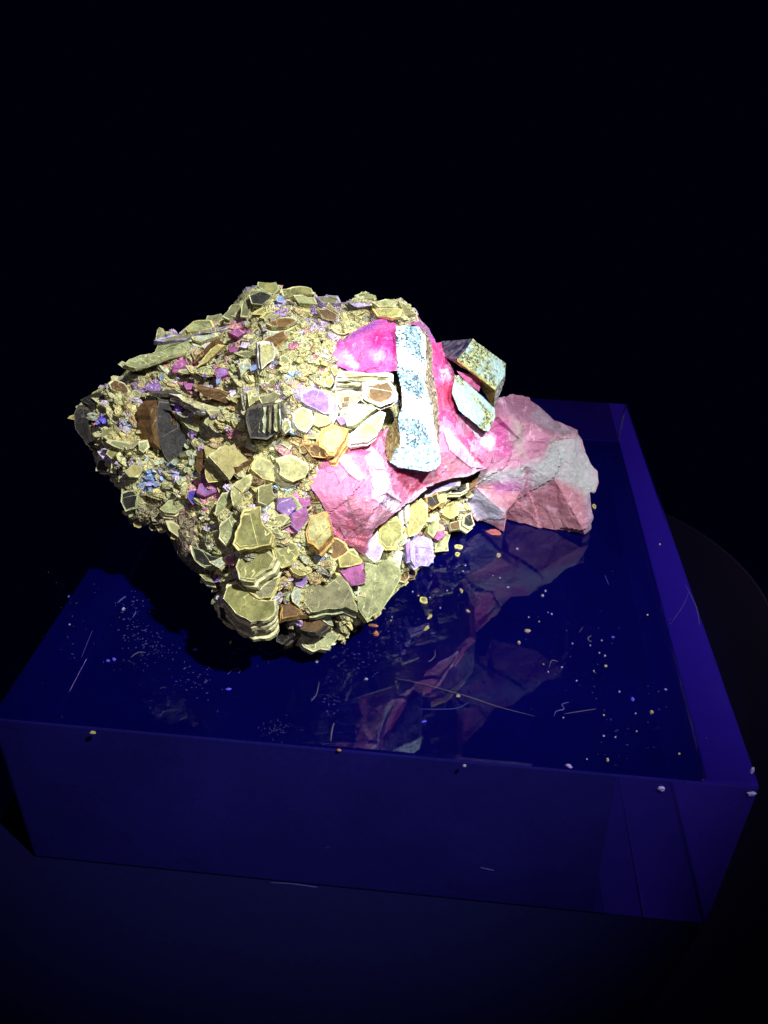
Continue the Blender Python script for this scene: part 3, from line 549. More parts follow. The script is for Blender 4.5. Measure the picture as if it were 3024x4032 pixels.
plate(MP, c8([(640,1150),(780,1050),(830,1060),(740,1160),(660,1180)]), (.2,.4), 4, 2, P_GRY, R_CRM, .15, 1)
plate(MP, c8([(640,1440),(760,1350),(860,1380),(800,1510),(690,1500)]), (-.1,.1), 3, 3, P_YEL, R_GRN, .15, 3)
# upper left blades
plate('mica_blade', c1([(395,640),(430,610),(600,560),(840,475),(890,510),(860,540),(660,600),(470,665)]), (-.1,.7), 4, 3, P_GRN, R_GRN, .05, 3, 'longest pale green blade along the upper left edge')
plate('mica_blade', c1([(590,560),(620,500),(720,470),(800,470),(640,545)]), (-.2,.5), 3, 3, P_GRN, R_GRN, .08, 2)
plate('mica_blade', c1([(800,400),(850,355),(970,350),(985,390),(900,420),(810,430)]), (-.1,.5), 3, 3, P_GRN, R_YEL, .1, 3)
plate('mica_blade', c1([(610,415),(625,400),(645,420),(640,470),(620,500),(600,480)]), (-.3,.1), 4, 3, P_GRN, R_CRM, .2, 1)
plate('mica_blade', c1([(830,460),(1000,435),(1010,450),(900,490),(850,480)]), (.0,.6), 4, 3, P_PLG, R_CRM, .12, 2)
plate('mica_blade', c1([(590,480),(700,450),(800,448),(1010,400),(1130,372),(1110,395),(980,425),(800,470),(650,490)]), (.0,.5), 2.5, 2, P_GRY, R_LIL, .2, 1)
plate('mica_blade', c1([(885,650),(915,600),(1010,505),(1050,510),(1000,560),(940,620)]), (-.2,.2), 5, 3, P_YEL, R_YEL, .18, 3)
plate('mica_blade', c1([(850,640),(870,580),(960,500),(1000,470),(980,520),(900,600)]), (-.5,.3), 3, 3, P_BRN, R_BRN, .1, 1)
plate(MB, c1([(1280,500),(1330,492),(1370,500),(1390,560),(1370,610),(1300,670),(1285,600)]), (.4,.3), 5, 4, P_CRM, R_WHT, .1, 4)
for k in range(4):
    x = 1283 + k * 24; plate('mica_sheet', c1([(x,500),(x + 13,498),(x + 22,590 - k * 5),(x + 18,655 - k * 18),(x + 6,660 - k * 18)]), (.2 + .2 * (k % 2),.1), 7, 2, P_CRM, R_WHT, .25, 1)
plate(MB, c1([(1200,930),(1270,900),(1440,880),(1455,960),(1410,1080),(1330,1130),(1220,1120),(1195,1020)]), (.1,.0), 3, 5, P_DRK, R_DRK, .06, 3, 'dark grey striped book of mica right of centre')
for k in range(7):
    x = 1205 + k * 34; plate('mica_sheet', c1([(x,935 - k * 6),(x + 16,928 - k * 6),(x + 12,1100 - k * 4),(x - 2,1090 - k * 4)]), (.3 * (-1) ** k,.0), 5, 2, P_GRY if k % 3 else P_PLG, R_GRN if k % 2 else R_DRK, .3, 1)
plate(MP, c1([(1495,960),(1560,915),(1620,940),(1640,1010),(1590,1085),(1530,1060),(1500,1010)]), (.1,.3), 5, 3, P_CRM, R_WHT, .1, 2)
plate(MP, c1([(1430,1010),(1470,990),(1485,1060),(1450,1090),(1420,1060)]), (.1,.2), 4, 3, P_OLV, R_WHT, .16, 1)
plate('mica_blade', c1([(690,830),(770,840),(900,890),(1060,930),(1050,950),(900,930),(780,880)]), (.0,.7), 5, 2.5, P_CRM, R_WHT, .15, 3)
plate('mica_blade', c1([(860,790),(960,810),(1060,840),(1125,885),(1070,890),(930,850)]), (.0,-.3), 3.5, 2, P_BRN, R_BRN, .06, 2)
plate('mica_blade', c1([(700,845),(800,880),(900,930),(860,930),(740,880)]), (.0,-.4), 2.5, 2, P_BRN, R_BRN, .06, 1)
plate('mica_blade', c1([(560,830),(700,820),(820,870),(700,860),(600,850)]), (.1,-.3), 2.5, 2, P_DRK, R_DRK, .06, 1)
plate('mica_blade', c1([(1290,480),(1440,420),(1460,450),(1330,520)]), (.1,.6), 2.5, 2.5, P_BRN, R_TAN, .12, 2)
plate('mica_blade', c1([(1270,850),(1380,820),(1440,840),(1300,900)]), (.0,.5), 3, 2.5, P_GRY, R_CRM, .12, 2)
plate(MP, c1([(1200,810),(1260,800),(1270,860),(1215,910)]), (-.1,.3), 4, 3, P_CRM, R_CRM, .12, 2)
plate(MP, c1([(1140,640),(1200,600),(1230,650),(1160,720)]), (.0,.4), 4, 3, P_PLG, R_CRM, .15, 2)
plate(CG, c1([(715,640),(790,610),(820,650),(770,700),(710,690)]), (-.1,.3), 4, 4, P_PNK, P_PNK, .12, 1)
plate(CG, c1([(780,750),(850,760),(855,800),(800,810)]), (-.1,.3), 4, 3, P_PNK, P_PNK, .12, 1)
plate(CG, c1([(550,770),(620,760),(640,800),(590,830),(555,810)]), (-.2,.3), 4, 3, P_PRP, P_PRP, .12, 1)
plate(CG, c1([(1070,430),(1140,400),(1200,430),(1140,460)]), (-.1,.4), 4, 3, P_PNK, P_PNK, .12, 1)
plate(CG, c1([(980,680),(1060,660),(1080,700),(1000,730)]), (-.1,.4), 4, 3, P_PRP, P_PNK, .12, 1)
plate(CG, c1([(1070,520),(1130,530),(1140,560),(1090,560)]), (-.1,.4), 4, 3, P_PNK, P_PNK, .12, 1)
plate(CG, c1([(720,890),(770,890),(775,930),(735,940)]), (-.1,.4), 4, 3, P_PRP, P_DBL, .12, 1)
plate(CG, c1([(500,880),(545,880),(550,920),(515,930)]), (-.1,.4), 4, 3, P_PRP, P_PRP, .12, 1)
for x, y, w_ in ((1240,660,60),(1010,745,50),(920,710,30),(1150,630,36),(1345,470,34),(1440,440,34),(1420,210,60),(640,720,40),(1205,990,30)):
    plate('blue_grain', c1(hexa(x, y, w_, w_ * .7, x)), (0, .3), 5, 2, P_BLU if w_ > 32 else P_DBL, R_LIL, .2, 1)
# big purple block and pieces near the hot centre
plate('purple_block', cA([(-210,1030),(-60,985),(60,1010),(140,1070),(150,1190),(140,1300),(0,1260),(-190,1150)]), (.0,.35), 4, 6, P_PRP, R_LIL, .12, 1, 'purple grain with pale edges left of the framed tan plate')
plate('mica_book', cA([(130,1080),(240,1120),(250,1260),(180,1420),(130,1300)]), (.5,.1), 5, 4, P_LIL, R_WHT, .2, 2)
plate(MB, cA([(270,790),(460,800),(870,812),(880,900),(560,925),(520,985),(260,1000),(180,1010),(210,920)]), (.0,.5), 5, 4, P_CRM, R_WHT, .12, 4, 'white striped mica book along the top of the tan plate', y=-37.5)
for k, (a_, b_) in enumerate(((820,850),(870,905),(930,960))):
    plate('mica_sheet', cA([(240,a_),(560,a_ + 8),(850 - k * 140,a_ + 12),(850 - k * 150,b_),(560,b_ - 2),(230,b_)]), (.05 * k,.25), 5, 1.2, P_CRM, R_WHT, .3, 1, y=-39.5 - .5 * k)
plate(MP, cA([(535,910),(700,905),(850,900),(915,970),(960,1060),(940,1120),(880,1160),(745,1220),(650,1170),(530,1110),(545,1000)]), (.1,.15), 7, 4, P_TAN, R_WHT, .22, 2, 'five-sided tan plate framed in white beside the tall prism', y=-41.5)
plate(MB, cA([(220,1030),(420,1020),(540,1110),(480,1150),(400,1230),(270,1225),(225,1130)]), (.0,.2), 6, 3, P_CRM, R_WHT, .15, 3, y=-41)
plate(MP, cA([(300,1095),(385,1090),(385,1160),(300,1165)]), (.0,.1), 9, 1.2, P_TAN, R_WHT, .2, 1, y=-43)
plate(MP, cA([(280,1180),(380,1178),(380,1215),(280,1220)]), (.0,.1), 9, 1.2, P_BRN, R_WHT, .2, 1, y=-43)
plate(MB, cA([(260,1260),(420,1160),(640,1180),(700,1230),(560,1340),(420,1440),(350,1440)]), (.0,.35), 6, 4, P_PLG, R_GRN, .08, 2, y=-43.5)
plate(MP, cA([(420,1520),(540,1410),(740,1260),(810,1290),(770,1420),(700,1560),(600,1630),(400,1650)]), (.1,.35), 6, 4, P_CRM, R_WHT, .1, 3, y=-46)
plate(MB, cA([(10,1600),(70,1500),(210,1440),(370,1480),(330,1590),(200,1790),(130,1800),(90,1720),(20,1680)]), (-.1,.35), 6, 6, P_CRM, R_TAN, .14, 4)
plate(MP, cA([(130,1740),(240,1690),(300,1590),(330,1600),(220,1780),(150,1830)]), (.3,.0), 6, 2, P_YEL, R_TAN, .2, 1)
plate(MP, cA([(-180,1650),(0,1640),(100,1710),(90,1830),(-60,1800)]), (-.2,-.2), 3, 3, P_BRN, R_TAN, .08, 2)
plate(MP, cA([(220,1340),(300,1320),(350,1400),(280,1430)]), (.0,.3), 6, 3, P_PRP, R_LIL, .15, 1)
plate(MP, cA([(-30,1290),(160,1350),(150,1420),(20,1450),(-60,1400)]), (.0,.3), 5, 3, P_GRN, R_CRM, .12, 2)
plate(MP, cA([(80,900),(170,830),(200,900),(150,980),(90,970)]), (.0,.3), 5, 3, P_YEL, R_WHT, .15, 2)
plate(MP, cA([(150,740),(230,730),(260,800),(200,850)]), (.0,.3), 5, 3, P_YEL, R_WHT, .15, 2)
# top crest
plate(MP, c1([(1150,330),(1180,220),(1230,150),(1290,145),(1270,200),(1220,250),(1200,330)]), (-.4,.3), 4, 4, P_GRY, R_GRN, .12, 3)
plate(MP, c1([(1265,130),(1270,100),(1390,100),(1410,150),(1380,180),(1300,150)]), (-.1,.3), 4, 5, P_OLV, R_GRN, .15, 2)
plate(MP, c1([(1420,150),(1540,125),(1620,140),(1640,180),(1520,180),(1430,190)]), (.0,.6), 4, 4, P_OLV, R_CRM, .1, 3)
plate(MP, c1([(1040,330),(1100,250),(1170,220),(1150,300),(1080,350)]), (-.3,.4), 3, 4, P_GRY, R_GRN, .12, 2)
plate(MP, c1([(940,320),(1030,305),(1050,350),(990,380),(920,360)]), (-.2,.5), 3, 3, P_GRY, R_GRN, .12, 2)
plate(MP, c1([(1210,190),(1290,160),(1360,190),(1300,250),(1230,240)]), (-.1,.4), 4, 3, P_DRK, R_GRN, .1, 2)
plate(MP, c1([(1320,370),(1450,330),(1530,350),(1460,390),(1360,390)]), (.0,.6), 4, 3, P_TAN, R_CRM, .1, 2)
plate(MP, c1([(1500,180),(1640,200),(1660,250),(1540,240)]), (.0,.6), 4, 3, P_GRN, R_CRM, .1, 2)
c2 = lambda p: T(p, 1150, 1050, .7836)
plate(MP, c2([(315,145),(350,130),(405,140),(410,160),(340,165)]), (.0,.6), 4, 3, P_GRN, R_GRN, .12, 2)
plate(MP, c2([(405,175),(470,165),(530,180),(520,200),(440,205)]), (.0,.6), 4, 3, P_GRN, R_CRM, .15, 2)
plate(MP, c2([(535,170),(560,180),(590,220),(625,240),(560,240)]), (.2,.4), 4, 3, P_OLV, R_CRM, .15, 2)
plate(MP, c2([(120,150),(230,145),(245,180),(160,185)]), (.0,.6), 4, 3, P_GRY, R_LIL, .12, 2)
plate(MP, c2([(120,210),(190,200),(240,235),(230,280),(150,260)]), (.1,.1), 4, 3, P_BRN, R_CRM, .08, 2)
plate(MP, c2([(280,180),(370,180),(400,200),(330,205)]), (.0,.6), 4, 3, P_LIL, R_DRK, .12, 2)
plate(MP, c2([(400,210),(560,215),(540,250),(430,250)]), (.0,.5), 3, 3, P_OLV, R_YEL, .15, 2)
# ---- scattered scales: 300 single flakes, then the uncountable small ones as one part
HOLES = [c2([(215,430),(320,320),(480,268),(640,260),(720,360),(780,480),(830,560),(1035,850),(985,1020),(680,1130),(520,1250),(400,1400),(300,1400),(190,1330),(90,1010),(250,880),(300,690),(230,500)])]
KEEP_DARK = [(700,2130,120),(780,2260,80),(560,2050,70),(480,2000,55),(1120,2500,70),(630,2100,90),(690,1730,70),(320,1720,50),(620,2020,60)]
def ok_spot(x, y, edge_ok=True):
    if not inpoly(x, y, OUT): return False
    if any(inpoly(x, y, h) for h in HOLES): return False
    return True
FM = [(P_CRM, R_CRM), (P_CRM, R_WHT), (P_GRN, R_CRM), (P_GRN, R_GRN), (P_OLV, R_YEL), (P_OLV, R_CRM), (P_GRY, R_GRN), (P_YEL, R_YEL), (P_PLG, R_CRM), (P_TAN, R_CRM), (P_CRM, R_GRN), (P_YEL, R_CRM)]
VAR = []
for k in range(36):
    fm = FM[k % len(FM)]; n_ = 6 + k % 4; vs = []; fs = []; idx = []; elong = (1.1, 1.5, 2.0)[k // 12]
    ang = [2 * math.pi * (i + rng.uniform(-.25, .25)) / n_ for i in range(n_)]; rad = [rng.uniform(.62, 1.2) for _ in ang]
    def ring(s, z): 
        i0 = len(vs); vs.extend([(math.cos(a) * r * s * .5 * elong, math.sin(a) * r * s * .5 / elong ** .5, z + rng.normal(0, .012)) for a, r in zip(ang, rad)]); return range(i0, i0 + n_)
    a_, b_, c__, e_, f_ = ring(.72, -.02), ring(1, 0), ring(1.02, -.09), ring(.93, -.11), ring(1.0, -.24)
    fs.append(tuple(a_)); idx.append(0)
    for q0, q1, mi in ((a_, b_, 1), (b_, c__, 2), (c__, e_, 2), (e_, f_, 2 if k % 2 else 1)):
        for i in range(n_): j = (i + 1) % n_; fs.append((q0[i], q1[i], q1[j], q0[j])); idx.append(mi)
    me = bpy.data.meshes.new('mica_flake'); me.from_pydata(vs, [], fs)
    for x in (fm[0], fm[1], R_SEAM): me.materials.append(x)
    me.polygons.foreach_set('material_index', idx); me.update(); VAR.append((me, vs, fs))
def frame(px, py, tiltmag=.24):
    y = ysurf(px, py, 6); P = atY(px, py, y * MM); toc = CAM - P; toc /= np.linalg.norm(toc)
    g = 12; gxd = (ysurf(px + g, py) - ysurf(px - g, py)); gyd = (ysurf(px, py + g) - ysurf(px, py - g))
    n = toc + np.clip(gxd * .35, -.5, .5) * CX + (np.clip(-gyd * .35, -.4, .5) + .12) * CY + rng.normal(0, tiltmag, 3) * .8
    n /= np.linalg.norm(n); th = -.35 + 1.3 * mnoise.noise(Vector((px / 170, py / 170, 3.3))) + rng.normal(0, .3); w_ = CX * math.cos(th) + CY * math.sin(th); u = w_ - n * (w_ @ n); u /= np.linalg.norm(u); v = np.cross(n, u); return P, u, v, n
cnt = 0; 
while cnt < 300:
    if cnt < 110:     # along the outline, to break the edge up
        i = rng.integers(len(OUT)); a_ = np.array(OUT[i], float); b_ = np.array(OUT[(i + 1) % len(OUT)], float)
        x, y = a_ + (b_ - a_) * rng.random(); cx_, cy_ = np.array([1100, 1800]) - (x, y); L_ = math.hypot(cx_, cy_); x += cx_ / L_ * 14; y += cy_ / L_ * 14
        if x > 1640 and 1240 < y < 1900: continue
        sz = rng.uniform(22, 44)
    else:
        x, y = rng.uniform(300, 1880), rng.uniform(1110, 2560); sz = rng.uniform(24, 62)
    if not ok_spot(x, y): continue
    if any(math.hypot(x - a, y - b) < r for a, b, r in KEEP_DARK) and rng.random() < .85: continue
    P, u, v, n = frame(x, y); me, _, _ = VAR[rng.integers(12 if cnt < 110 else 36)]; s = sz * .062 * MM * 1.0
    o = bpy.data.objects.new('mica_flake', me); C.objects.link(o); o.parent = ROCK
    M = Matrix(((u[0], v[0], n[0], 0), (u[1], v[1], n[1], 0), (u[2], v[2], n[2], 0), (0, 0, 0, 1))); P = P - n * s * .06 - np.array(BASE)
    if P[2] < s * .3: P[2] = s * .3
    o.matrix_basis = Matrix.Translation(P.tolist()) @ M @ Matrix.Scale(s, 4); cnt += 1
V, Fc, Cl = [], [], []; off = 0; made = 0; tries = 0
while made < 1500 and tries < 40000:
    tries += 1; x, y = rng.uniform(290, 1900), rng.uniform(1108, 2568)
    if not ok_spot(x, y): continue
    if any(math.hypot(x - a, y - b) < r for a, b, r in KEEP_DARK) and rng.random() < .8: continue
    P, u, v, n = frame(x, y, .44); s = rng.uniform(14, 44) * .062 * MM; _, vs, fs = VAR[rng.integers(36)]; c = zone_color(x, y); P00 = P
    for ly in range(rng.integers(2, 5)):
      A = np.array(vs) * s * rng.uniform(.75, 1.1); P = P00 + n * s * (.16 - .17 * ly) + (u * rng.normal(0, .10) + v * rng.normal(0, .10)) * s; W_ = P - n * s * .10 + A[:, :1] * u + A[:, 1:2] * v + A[:, 2:] * n; W_[:, 2] = np.maximum(W_[:, 2], .0003)
      V.append(W_); Fc += [tuple(off + i for i in f) for f in fs]; off += len(vs); Cl.append(np.repeat(np.clip(c * rng.uniform(.8, 1.35), 0, .92)[None], len(vs), 0))
    made += 1
tag(part('mica_scale', np.concatenate(V), Fc, M_GRAIN, cols=np.concatenate(Cl)), kind='stuff')
def paint(px, py, base, zones, soft=10, jit=.5):
    """intrinsic mineral colours: zones are (outline, colour)"""
    col = np.repeat(np.array(base, float)[None], len(px), 0)
    for poly, c in zones:
        d, ins = seg_dist(px, py, poly); sd = np.where(ins, d, -d) + rng.normal(0, soft * jit, len(px)); t = np.clip(sd / soft * .5 + .5, 0, 1)[:, None]; col = col * (1 - t) + np.array(c) * t
    return col
def facets(name, V, polys, mats, zones=None, base=(.7, .2, .35), idx=None, thr=9, rough=.25, rs=300, deep=.012, shrink=.85, label=None, fine=.1, step=0, sks=1.0, parent_=None, base0=None, soft=10, bulge=0):
    """closed lump: front facets from (px,py,y mm), broken up finely, carried back by deep"""
    bmx = bmesh.new(); W = [atY(x, y, yy * MM) for x, y, yy in V]; vs = [bmx.verts.new(p) for p in W]
    for i, f in enumerate(polys):
        bf = bmx.faces.new([vs[k] for k in f]); bf.material_index = idx[i] if idx else 0
    bmesh.ops.triangulate(bmx, faces=bmx.faces)
    thr_m = thr * .062 * MM
    for it in range(9):
        le = [e for e in bmx.edges if e.calc_length() > thr_m * 1.6]
        if not le: break
        bmesh.ops.subdivide_edges(bmx, edges=le, cuts=1); bmesh.ops.triangulate(bmx, faces=[f for f in bmx.faces if len(f.verts) > 3])
    bmesh.ops.recalc_face_normals(bmx, faces=bmx.faces); bmx.normal_update()
    bmx.verts.ensure_lookup_table(); ctr0 = sum((v.co for v in bmx.verts), Vector()) / len(bmx.verts)
    if sum((Vector(CAM) - v.co).dot(v.normal) for v in bmx.verts) < 0: bmesh.ops.reverse_faces(bmx, faces=bmx.faces); bmx.normal_update()
    off = []
    for v in bmx.verts:
        p = v.co * rs; n1 = mnoise.noise(p); n2 = mnoise.noise(p * 3.1 + Vector((7, 3, 1))); q_ = Vector((p.x * .8 + p.z * .6, p.y, -p.x * .6 + p.z * .8))
        st = math.floor(q_.x * .9 + mnoise.noise(p * .5) * 1.5) % 3 * .33
        s1_ = (q_.x * .33 + mnoise.noise(p * .35) * .55) * sks; s2_ = (p.x * .25 - p.z * .28 + p.y * .2 + mnoise.noise(p * .4 + Vector((3, 9, 2))) * .5) * sks
        saw = ((s1_ % 1) * .6 + (s2_ % 1) * .5 - .55) * step * MM
        off.append(saw + (n1 * 1.0 + st * .8 - .3) * rough * MM + n2 * fine * MM)
    for v, o_ in zip(list(bmx.verts), off): v.co += v.normal * o_
    for v in bmx.verts: v.co.z = max(v.co.z, .0004)
    nf = len(bmx.verts); be = [e for e in bmx.edges if e.is_boundary]
    r = bmesh.ops.extrude_edge_only(bmx, edges=be); nv_ = [g for g in r['geom'] if isinstance(g, bmesh.types.BMVert)]
    c0 = sum((v.co for v in nv_), Vector()) / len(nv_)
    for v in nv_:
        v.co = c0 + (v.co - c0) * shrink + (v.co - Vector(CAM)).normalized() * deep; v.co.z = max(v.co.z, .0006)
    be2 = [e for e in bmx.edges if e.is_boundary]; bmesh.ops.contextual_create(bmx, geom=be2) if False else bmesh.ops.holes_fill(bmx, edges=be2, sides=0)
    bmesh.ops.recalc_face_normals(bmx, faces=bmx.faces)
    bmx.verts.index_update(); co = np.array([v.co for v in bmx.verts]); fcs = [[v.index for v in f.verts] for f in bmx.faces]; mi = [f.material_index for f in bmx.faces]; bmx.free()
    px = toPX(co); cols = paint(px[:, 0], px[:, 1], base, zones or [], soft)
    if parent_ is None: return part(name, co, fcs, mats, idx=mi, cols=cols, label=label)
    return mesh_obj(name, co - np.array(base0), fcs, mats, parent_, idx=mi, cols=cols, label=label)
# ---- main pink calcite face
K1, K2, K3, KR, KW, KL = (.61,.23,.36), (.62,.30,.40), (.58,.08,.18), (.62,.11,.19), (.88,.70,.84), (.5,.3,.5)
V = [(1206,1880,-51),(1222,1842,-49),(1270,1795,-47),(1346,1740,-44),(1440,1710,-40),(1518,1690,-36),(1620,1650,-30),(1745,1640,-23),(1800,1630,-19),(1880,1660,-14),(1957,1716,-12),(1950,1770,-14),(1918,1842,-17),(1840,1875,-24),(1775,1890,-28),(1678,1919,-34),
     (1630,1967,-38),(1553,2020,-43),(1486,2083,-47),(1460,2130,-48),(1433,2184,-48),(1370,2145,-51),(1307,2097,-53),(1290,2030,-55),(1264,1977,-55),(1230,1930,-54),
     (1400,1900,-53),(1380,1965,-55),(1500,1960,-50),(1540,1850,-45),(1640,1800,-38),(1760,1780,-29),(1850,1790,-23),(1360,2010,-55),(1470,2060,-51),(1450,1800,-47)]
PL = [(0,1,2,26),(2,3,35,26),(3,4,5,35),(5,29,35),(35,29,28,26),(5,6,30,29),(6,7,31,30),(7,8,9,32),(7,32,31),(9,10,11,32),(11,12,32),(12,13,32),(13,14,31,32),(14,15,30,31),(15,16,29,30),(16,17,28,29),(17,18,34,28),(18,19,20,34),(20,21,34),(21,22,33,34),(22,23,33),(23,24,27,33),(24,25,27),(25,0,26,27),(26,28,27),(27,28,34,33)]
ZN = [(c4([(240,230),(330,140),(470,160),(660,360),(560,410),(340,460)]), K1), (c4([(520,430),(700,420),(900,560),(780,690),(660,690),(580,560)]), (.62,.34,.41)), (c4([(430,720),(560,600),(700,700),(720,800),(690,890)]), (.52,.15,.21)),
      (c4([(900,150),(960,210),(1150,230),(1210,330),(1090,430),(1000,330)]), KR), (c4([(1150,230),(1290,190),(1360,290),(1220,340)]), (.58,.21,.27)), (c4([(1290,100),(1500,120),(1620,190),(1380,290)]), (.58,.25,.32)),
      (c4([(480,90),(560,100),(700,270),(660,300),(560,220)]), KW), (c4([(640,20),(720,10),(880,150),(880,200),(800,210),(700,110)]), KW), (c4([(760,240),(880,250),(920,360),(1000,470),(940,560),(850,510),(770,420)]), (.95,.84,.92)),
      (c4([(1120,380),(1220,340),(1400,290),(1620,200),(1640,230),(1450,320),(1250,380),(960,590),(900,600)]), (.80,.66,.80)), (c2([(750,810),(790,820),(930,960),(960,1020),(900,1010),(800,900)]), KW), (c2([(860,770),(960,830),(1020,870),(1000,920),(960,900)]), KW), (c2([(820,850),(900,860),(970,980),(940,1000)]), (.6,.10,.20)), (c2([(250,890),(330,870),(430,900),(450,960),(330,950)]), (.58,.10,.23))]
VMAIN = V
PINK = facets('pink_calcite', V, PL, M_CALC, ZN, K1, soft=6, rough=.4, step=1.2, thr=7, rs=260, deep=.022, label='broad hot pink cleavage face below the tall prism')
# steps of cleavage standing on the face
from mathutils.bvhtree import BVHTree
bvh_ = BVHTree.FromPolygons([v.co + BASE for v in PINK.data.vertices], [list(p.vertices) for p in PINK.data.polygons])
def hit_y(px, py):
    h = bvh_.ray_cast(Vector(CAM), Vector(ray(px, py)).normalized())[0]
    return h.y / MM if h else -30.0
for pl, yb, b_, lab in ((c4([(770,250),(850,235),(905,310),(920,370),(1000,470),(950,570),(880,520),(800,430),(760,330)]), -50, (.85,.62,.78), None), (c4([(450,95),(540,85),(690,280),(650,300),(560,230)]), -53, (.76,.46,.62), None),
                        (c4([(660,10),(740,0),(885,160),(870,205),(790,200)]), -49.5, (.76,.46,.62), None), (c4([(560,420),(700,430),(890,560),(790,680),(690,690),(590,570)]), -53.2, (.60,.26,.33), None), (c2([(755,805),(800,830),(960,1010),(900,1010),(790,920)]), -31, (.76,.46,.62), None), (c2([(880,860),(960,900),(985,960),(960,985),(900,930)]), -22, (.8,.3,.5), None)):
    c = np.mean(pl, 0); n_ = len(pl); V = [(x, y, hit_y(x, y) - .55) for x, y in pl] + [(c[0], c[1], hit_y(*c) - 1.2)]
    facets('calcite_step', V, [(i, (i + 1) % n_, n_) for i in range(n_)], M_CALC, [], b_, rough=.25, rs=400, deep=.004, shrink=1.0, thr=8)
for i in range(15):
    x, y = rng.uniform(1240, 1900), rng.uniform(1740, 2130)
    pl = [(x + dx * k_, y + dy * k_) for k_ in (rng.uniform(.6, 1.5),) for dx, dy in ((-26, -22), (6, -30), (30, 24), (-2, 30))]
    if not all(inpoly(*p, [v[:2] for v in VMAIN[:26]]) for p in pl) or inpoly(x, y, cA([(780,1300),(1480,1300),(1480,2000),(780,2000)])): continue
    V = [(a, b, hit_y(a, b) - rng.uniform(.05, .35)) for a, b in pl]
    facets('calcite_step', V, [(0, 1, 2, 3)], M_CALC, [], [(.62,.26,.39), (.58,.20,.33), (.68,.36,.48)][i % 3], rough=.15, rs=500, deep=.002, shrink=1.0, thr=9)
# ---- upper magenta calcite
V = [(1316,1346,-26),(1360,1322,-25),(1406,1303,-23),(1462,1266,-20),(1535,1258,-18),(1560,1276,-19),(1566,1349,-25),(1566,1459,-31),(1500,1470,-33),(1393,1468,-34),(1306,1430,-33),(1310,1390,-30),(1420,1370,-29.5),(1500,1340,-26.5),(1470,1420,-33)]
facets('pink_calcite', V, [(0,1,12,11),(1,2,12),(2,3,13,12),(3,4,5,13),(5,6,13),(6,7,14,13),(7,8,14),(8,9,14),(9,10,12,14),(10,11,12),(12,13,14)], M_CALC,
       [(cA([(480,380),(640,470),(640,640),(480,640),(360,520)]), (.60,.14,.36)), (cA([(630,400),(700,330),(900,300),(940,600),(840,560),(650,480)]), (.50,.03,.23)), (cA([(330,540),(390,620),(480,740),(420,740),(350,640)]), (.94,.88,.93)), (cA([(200,440),(470,310),(640,200),(860,185),(700,260),(480,360),(240,460)]), (.22,.08,.34)), (cA([(200,560),(330,560),(370,700),(190,690)]), (.5,.32,.62)), (cA([(650,550),(780,560),(790,640),(660,680)]), (.85,.34,.62))],
       (.57,.10,.33), step=1.0, sks=1.3, rough=.42, rs=420, deep=.014, label='upper magenta calcite left of the tall prism')
# ---- pink strip between prism and end crystals, back corner
V = [(1690,1350,-12),(1736,1349,-9),(1758,1399,-10),(1786,1455,-11),(1797,1485,-12),(1784,1540,-14),(1812,1630,-17),(1870,1690,-15),(1900,1700,-13),(1850,1760,-22),(1780,1760,-25),(1720,1700,-27),(1700,1590,-24),(1690,1467,-19),(1745,1470,-17),(1750,1600,-22),(1800,1700,-22)]
facets('pink_calcite', V, [(0,1,2,14),(2,3,14),(3,4,5,14),(5,6,15,14),(6,7,16,15),(7,8,9,16),(9,10,16),(10,11,15,16),(11,12,15),(12,13,14,15),(13,0,14)], M_CALC,
       [(c2([(700,620),(790,560),(840,650),(760,740),(730,700)]), (.62,.06,.14)), (c2([(700,380),(770,400),(780,480),(720,520)]), (.55,.06,.22)), (c2([(750,520),(790,500),(810,560),(760,570)]), (.85,.5,.7))], (.60,.08,.23), step=.9, rough=.5, rs=480, deep=.012, label='red-pink calcite strip between the tall prism and the end crystals')
V = [(1582,1262,-8),(1648,1244,-4),(1681,1284,-5),(1708,1323,-6),(1716,1350,-8),(1690,1352,-10),(1640,1285,-12)]
facets('pink_calcite', V, [(0,1,6),(1,2,6),(2,3,5,6),(3,4,5)], M_CALC, [(cA([(1200,140),(1300,260),(1390,370),(1330,360),(1250,260)]), (.34,.22,.40))], (.50,.12,.42), rough=.3, rs=420, deep=.012)
# ---- tall speckled prism
def mk_prism():
    m, nt, out = mat('prism_face'); v = coord(nt); a = attr(nt); sp = N(nt, 'ShaderNodeSeparateColor'); L(nt, a, sp.inputs[0])
    sc = 950; vw = warp(nt, v, sc * .6, .9 / sc); n1 = noise_(nt, vw, sc, 3, .6); n2 = noise_(nt, vw, sc * 2.1, 3, .6)
    teal = mixc(nt, ramp(nt, n1.outputs['Fac'], .40, .58), (.02, .045, .06), (.16, .29, .36)); teal = mixc(nt, ramp(nt, n2.outputs['Fac'], .46, .62), teal, (.48, .64, .69))
    pale = mixc(nt, ramp(nt, n1.outputs['Fac'], .36, .50), (.10, .30, .38), (.62, .78, .80))
    white = mixc(nt, ramp(nt, n2.outputs['Fac'], .36, .46), (.70, .56, .24), (.92, .89, .72))  # cream coating, with overexposed glare painted in as white
    col = mixc(nt, ramp(nt, math_(nt, 'ADD', sp.outputs[1], math_(nt, 'MULTIPLY_ADD', n2.outputs['Fac'], .5, -.25)), .35, .6), teal, pale)
    col = mixc(nt, ramp(nt, math_(nt, 'ADD', sp.outputs[0], math_(nt, 'MULTIPLY_ADD', n1.outputs['Fac'], 1.3, -.65)), .50, .66), col, white)
    finish(nt, out, col, math_(nt, 'ADD', n1.outputs['Fac'], n2.outputs['Fac']), .45, .35, .7, .0004); return m
M_PRISM = mk_prism()
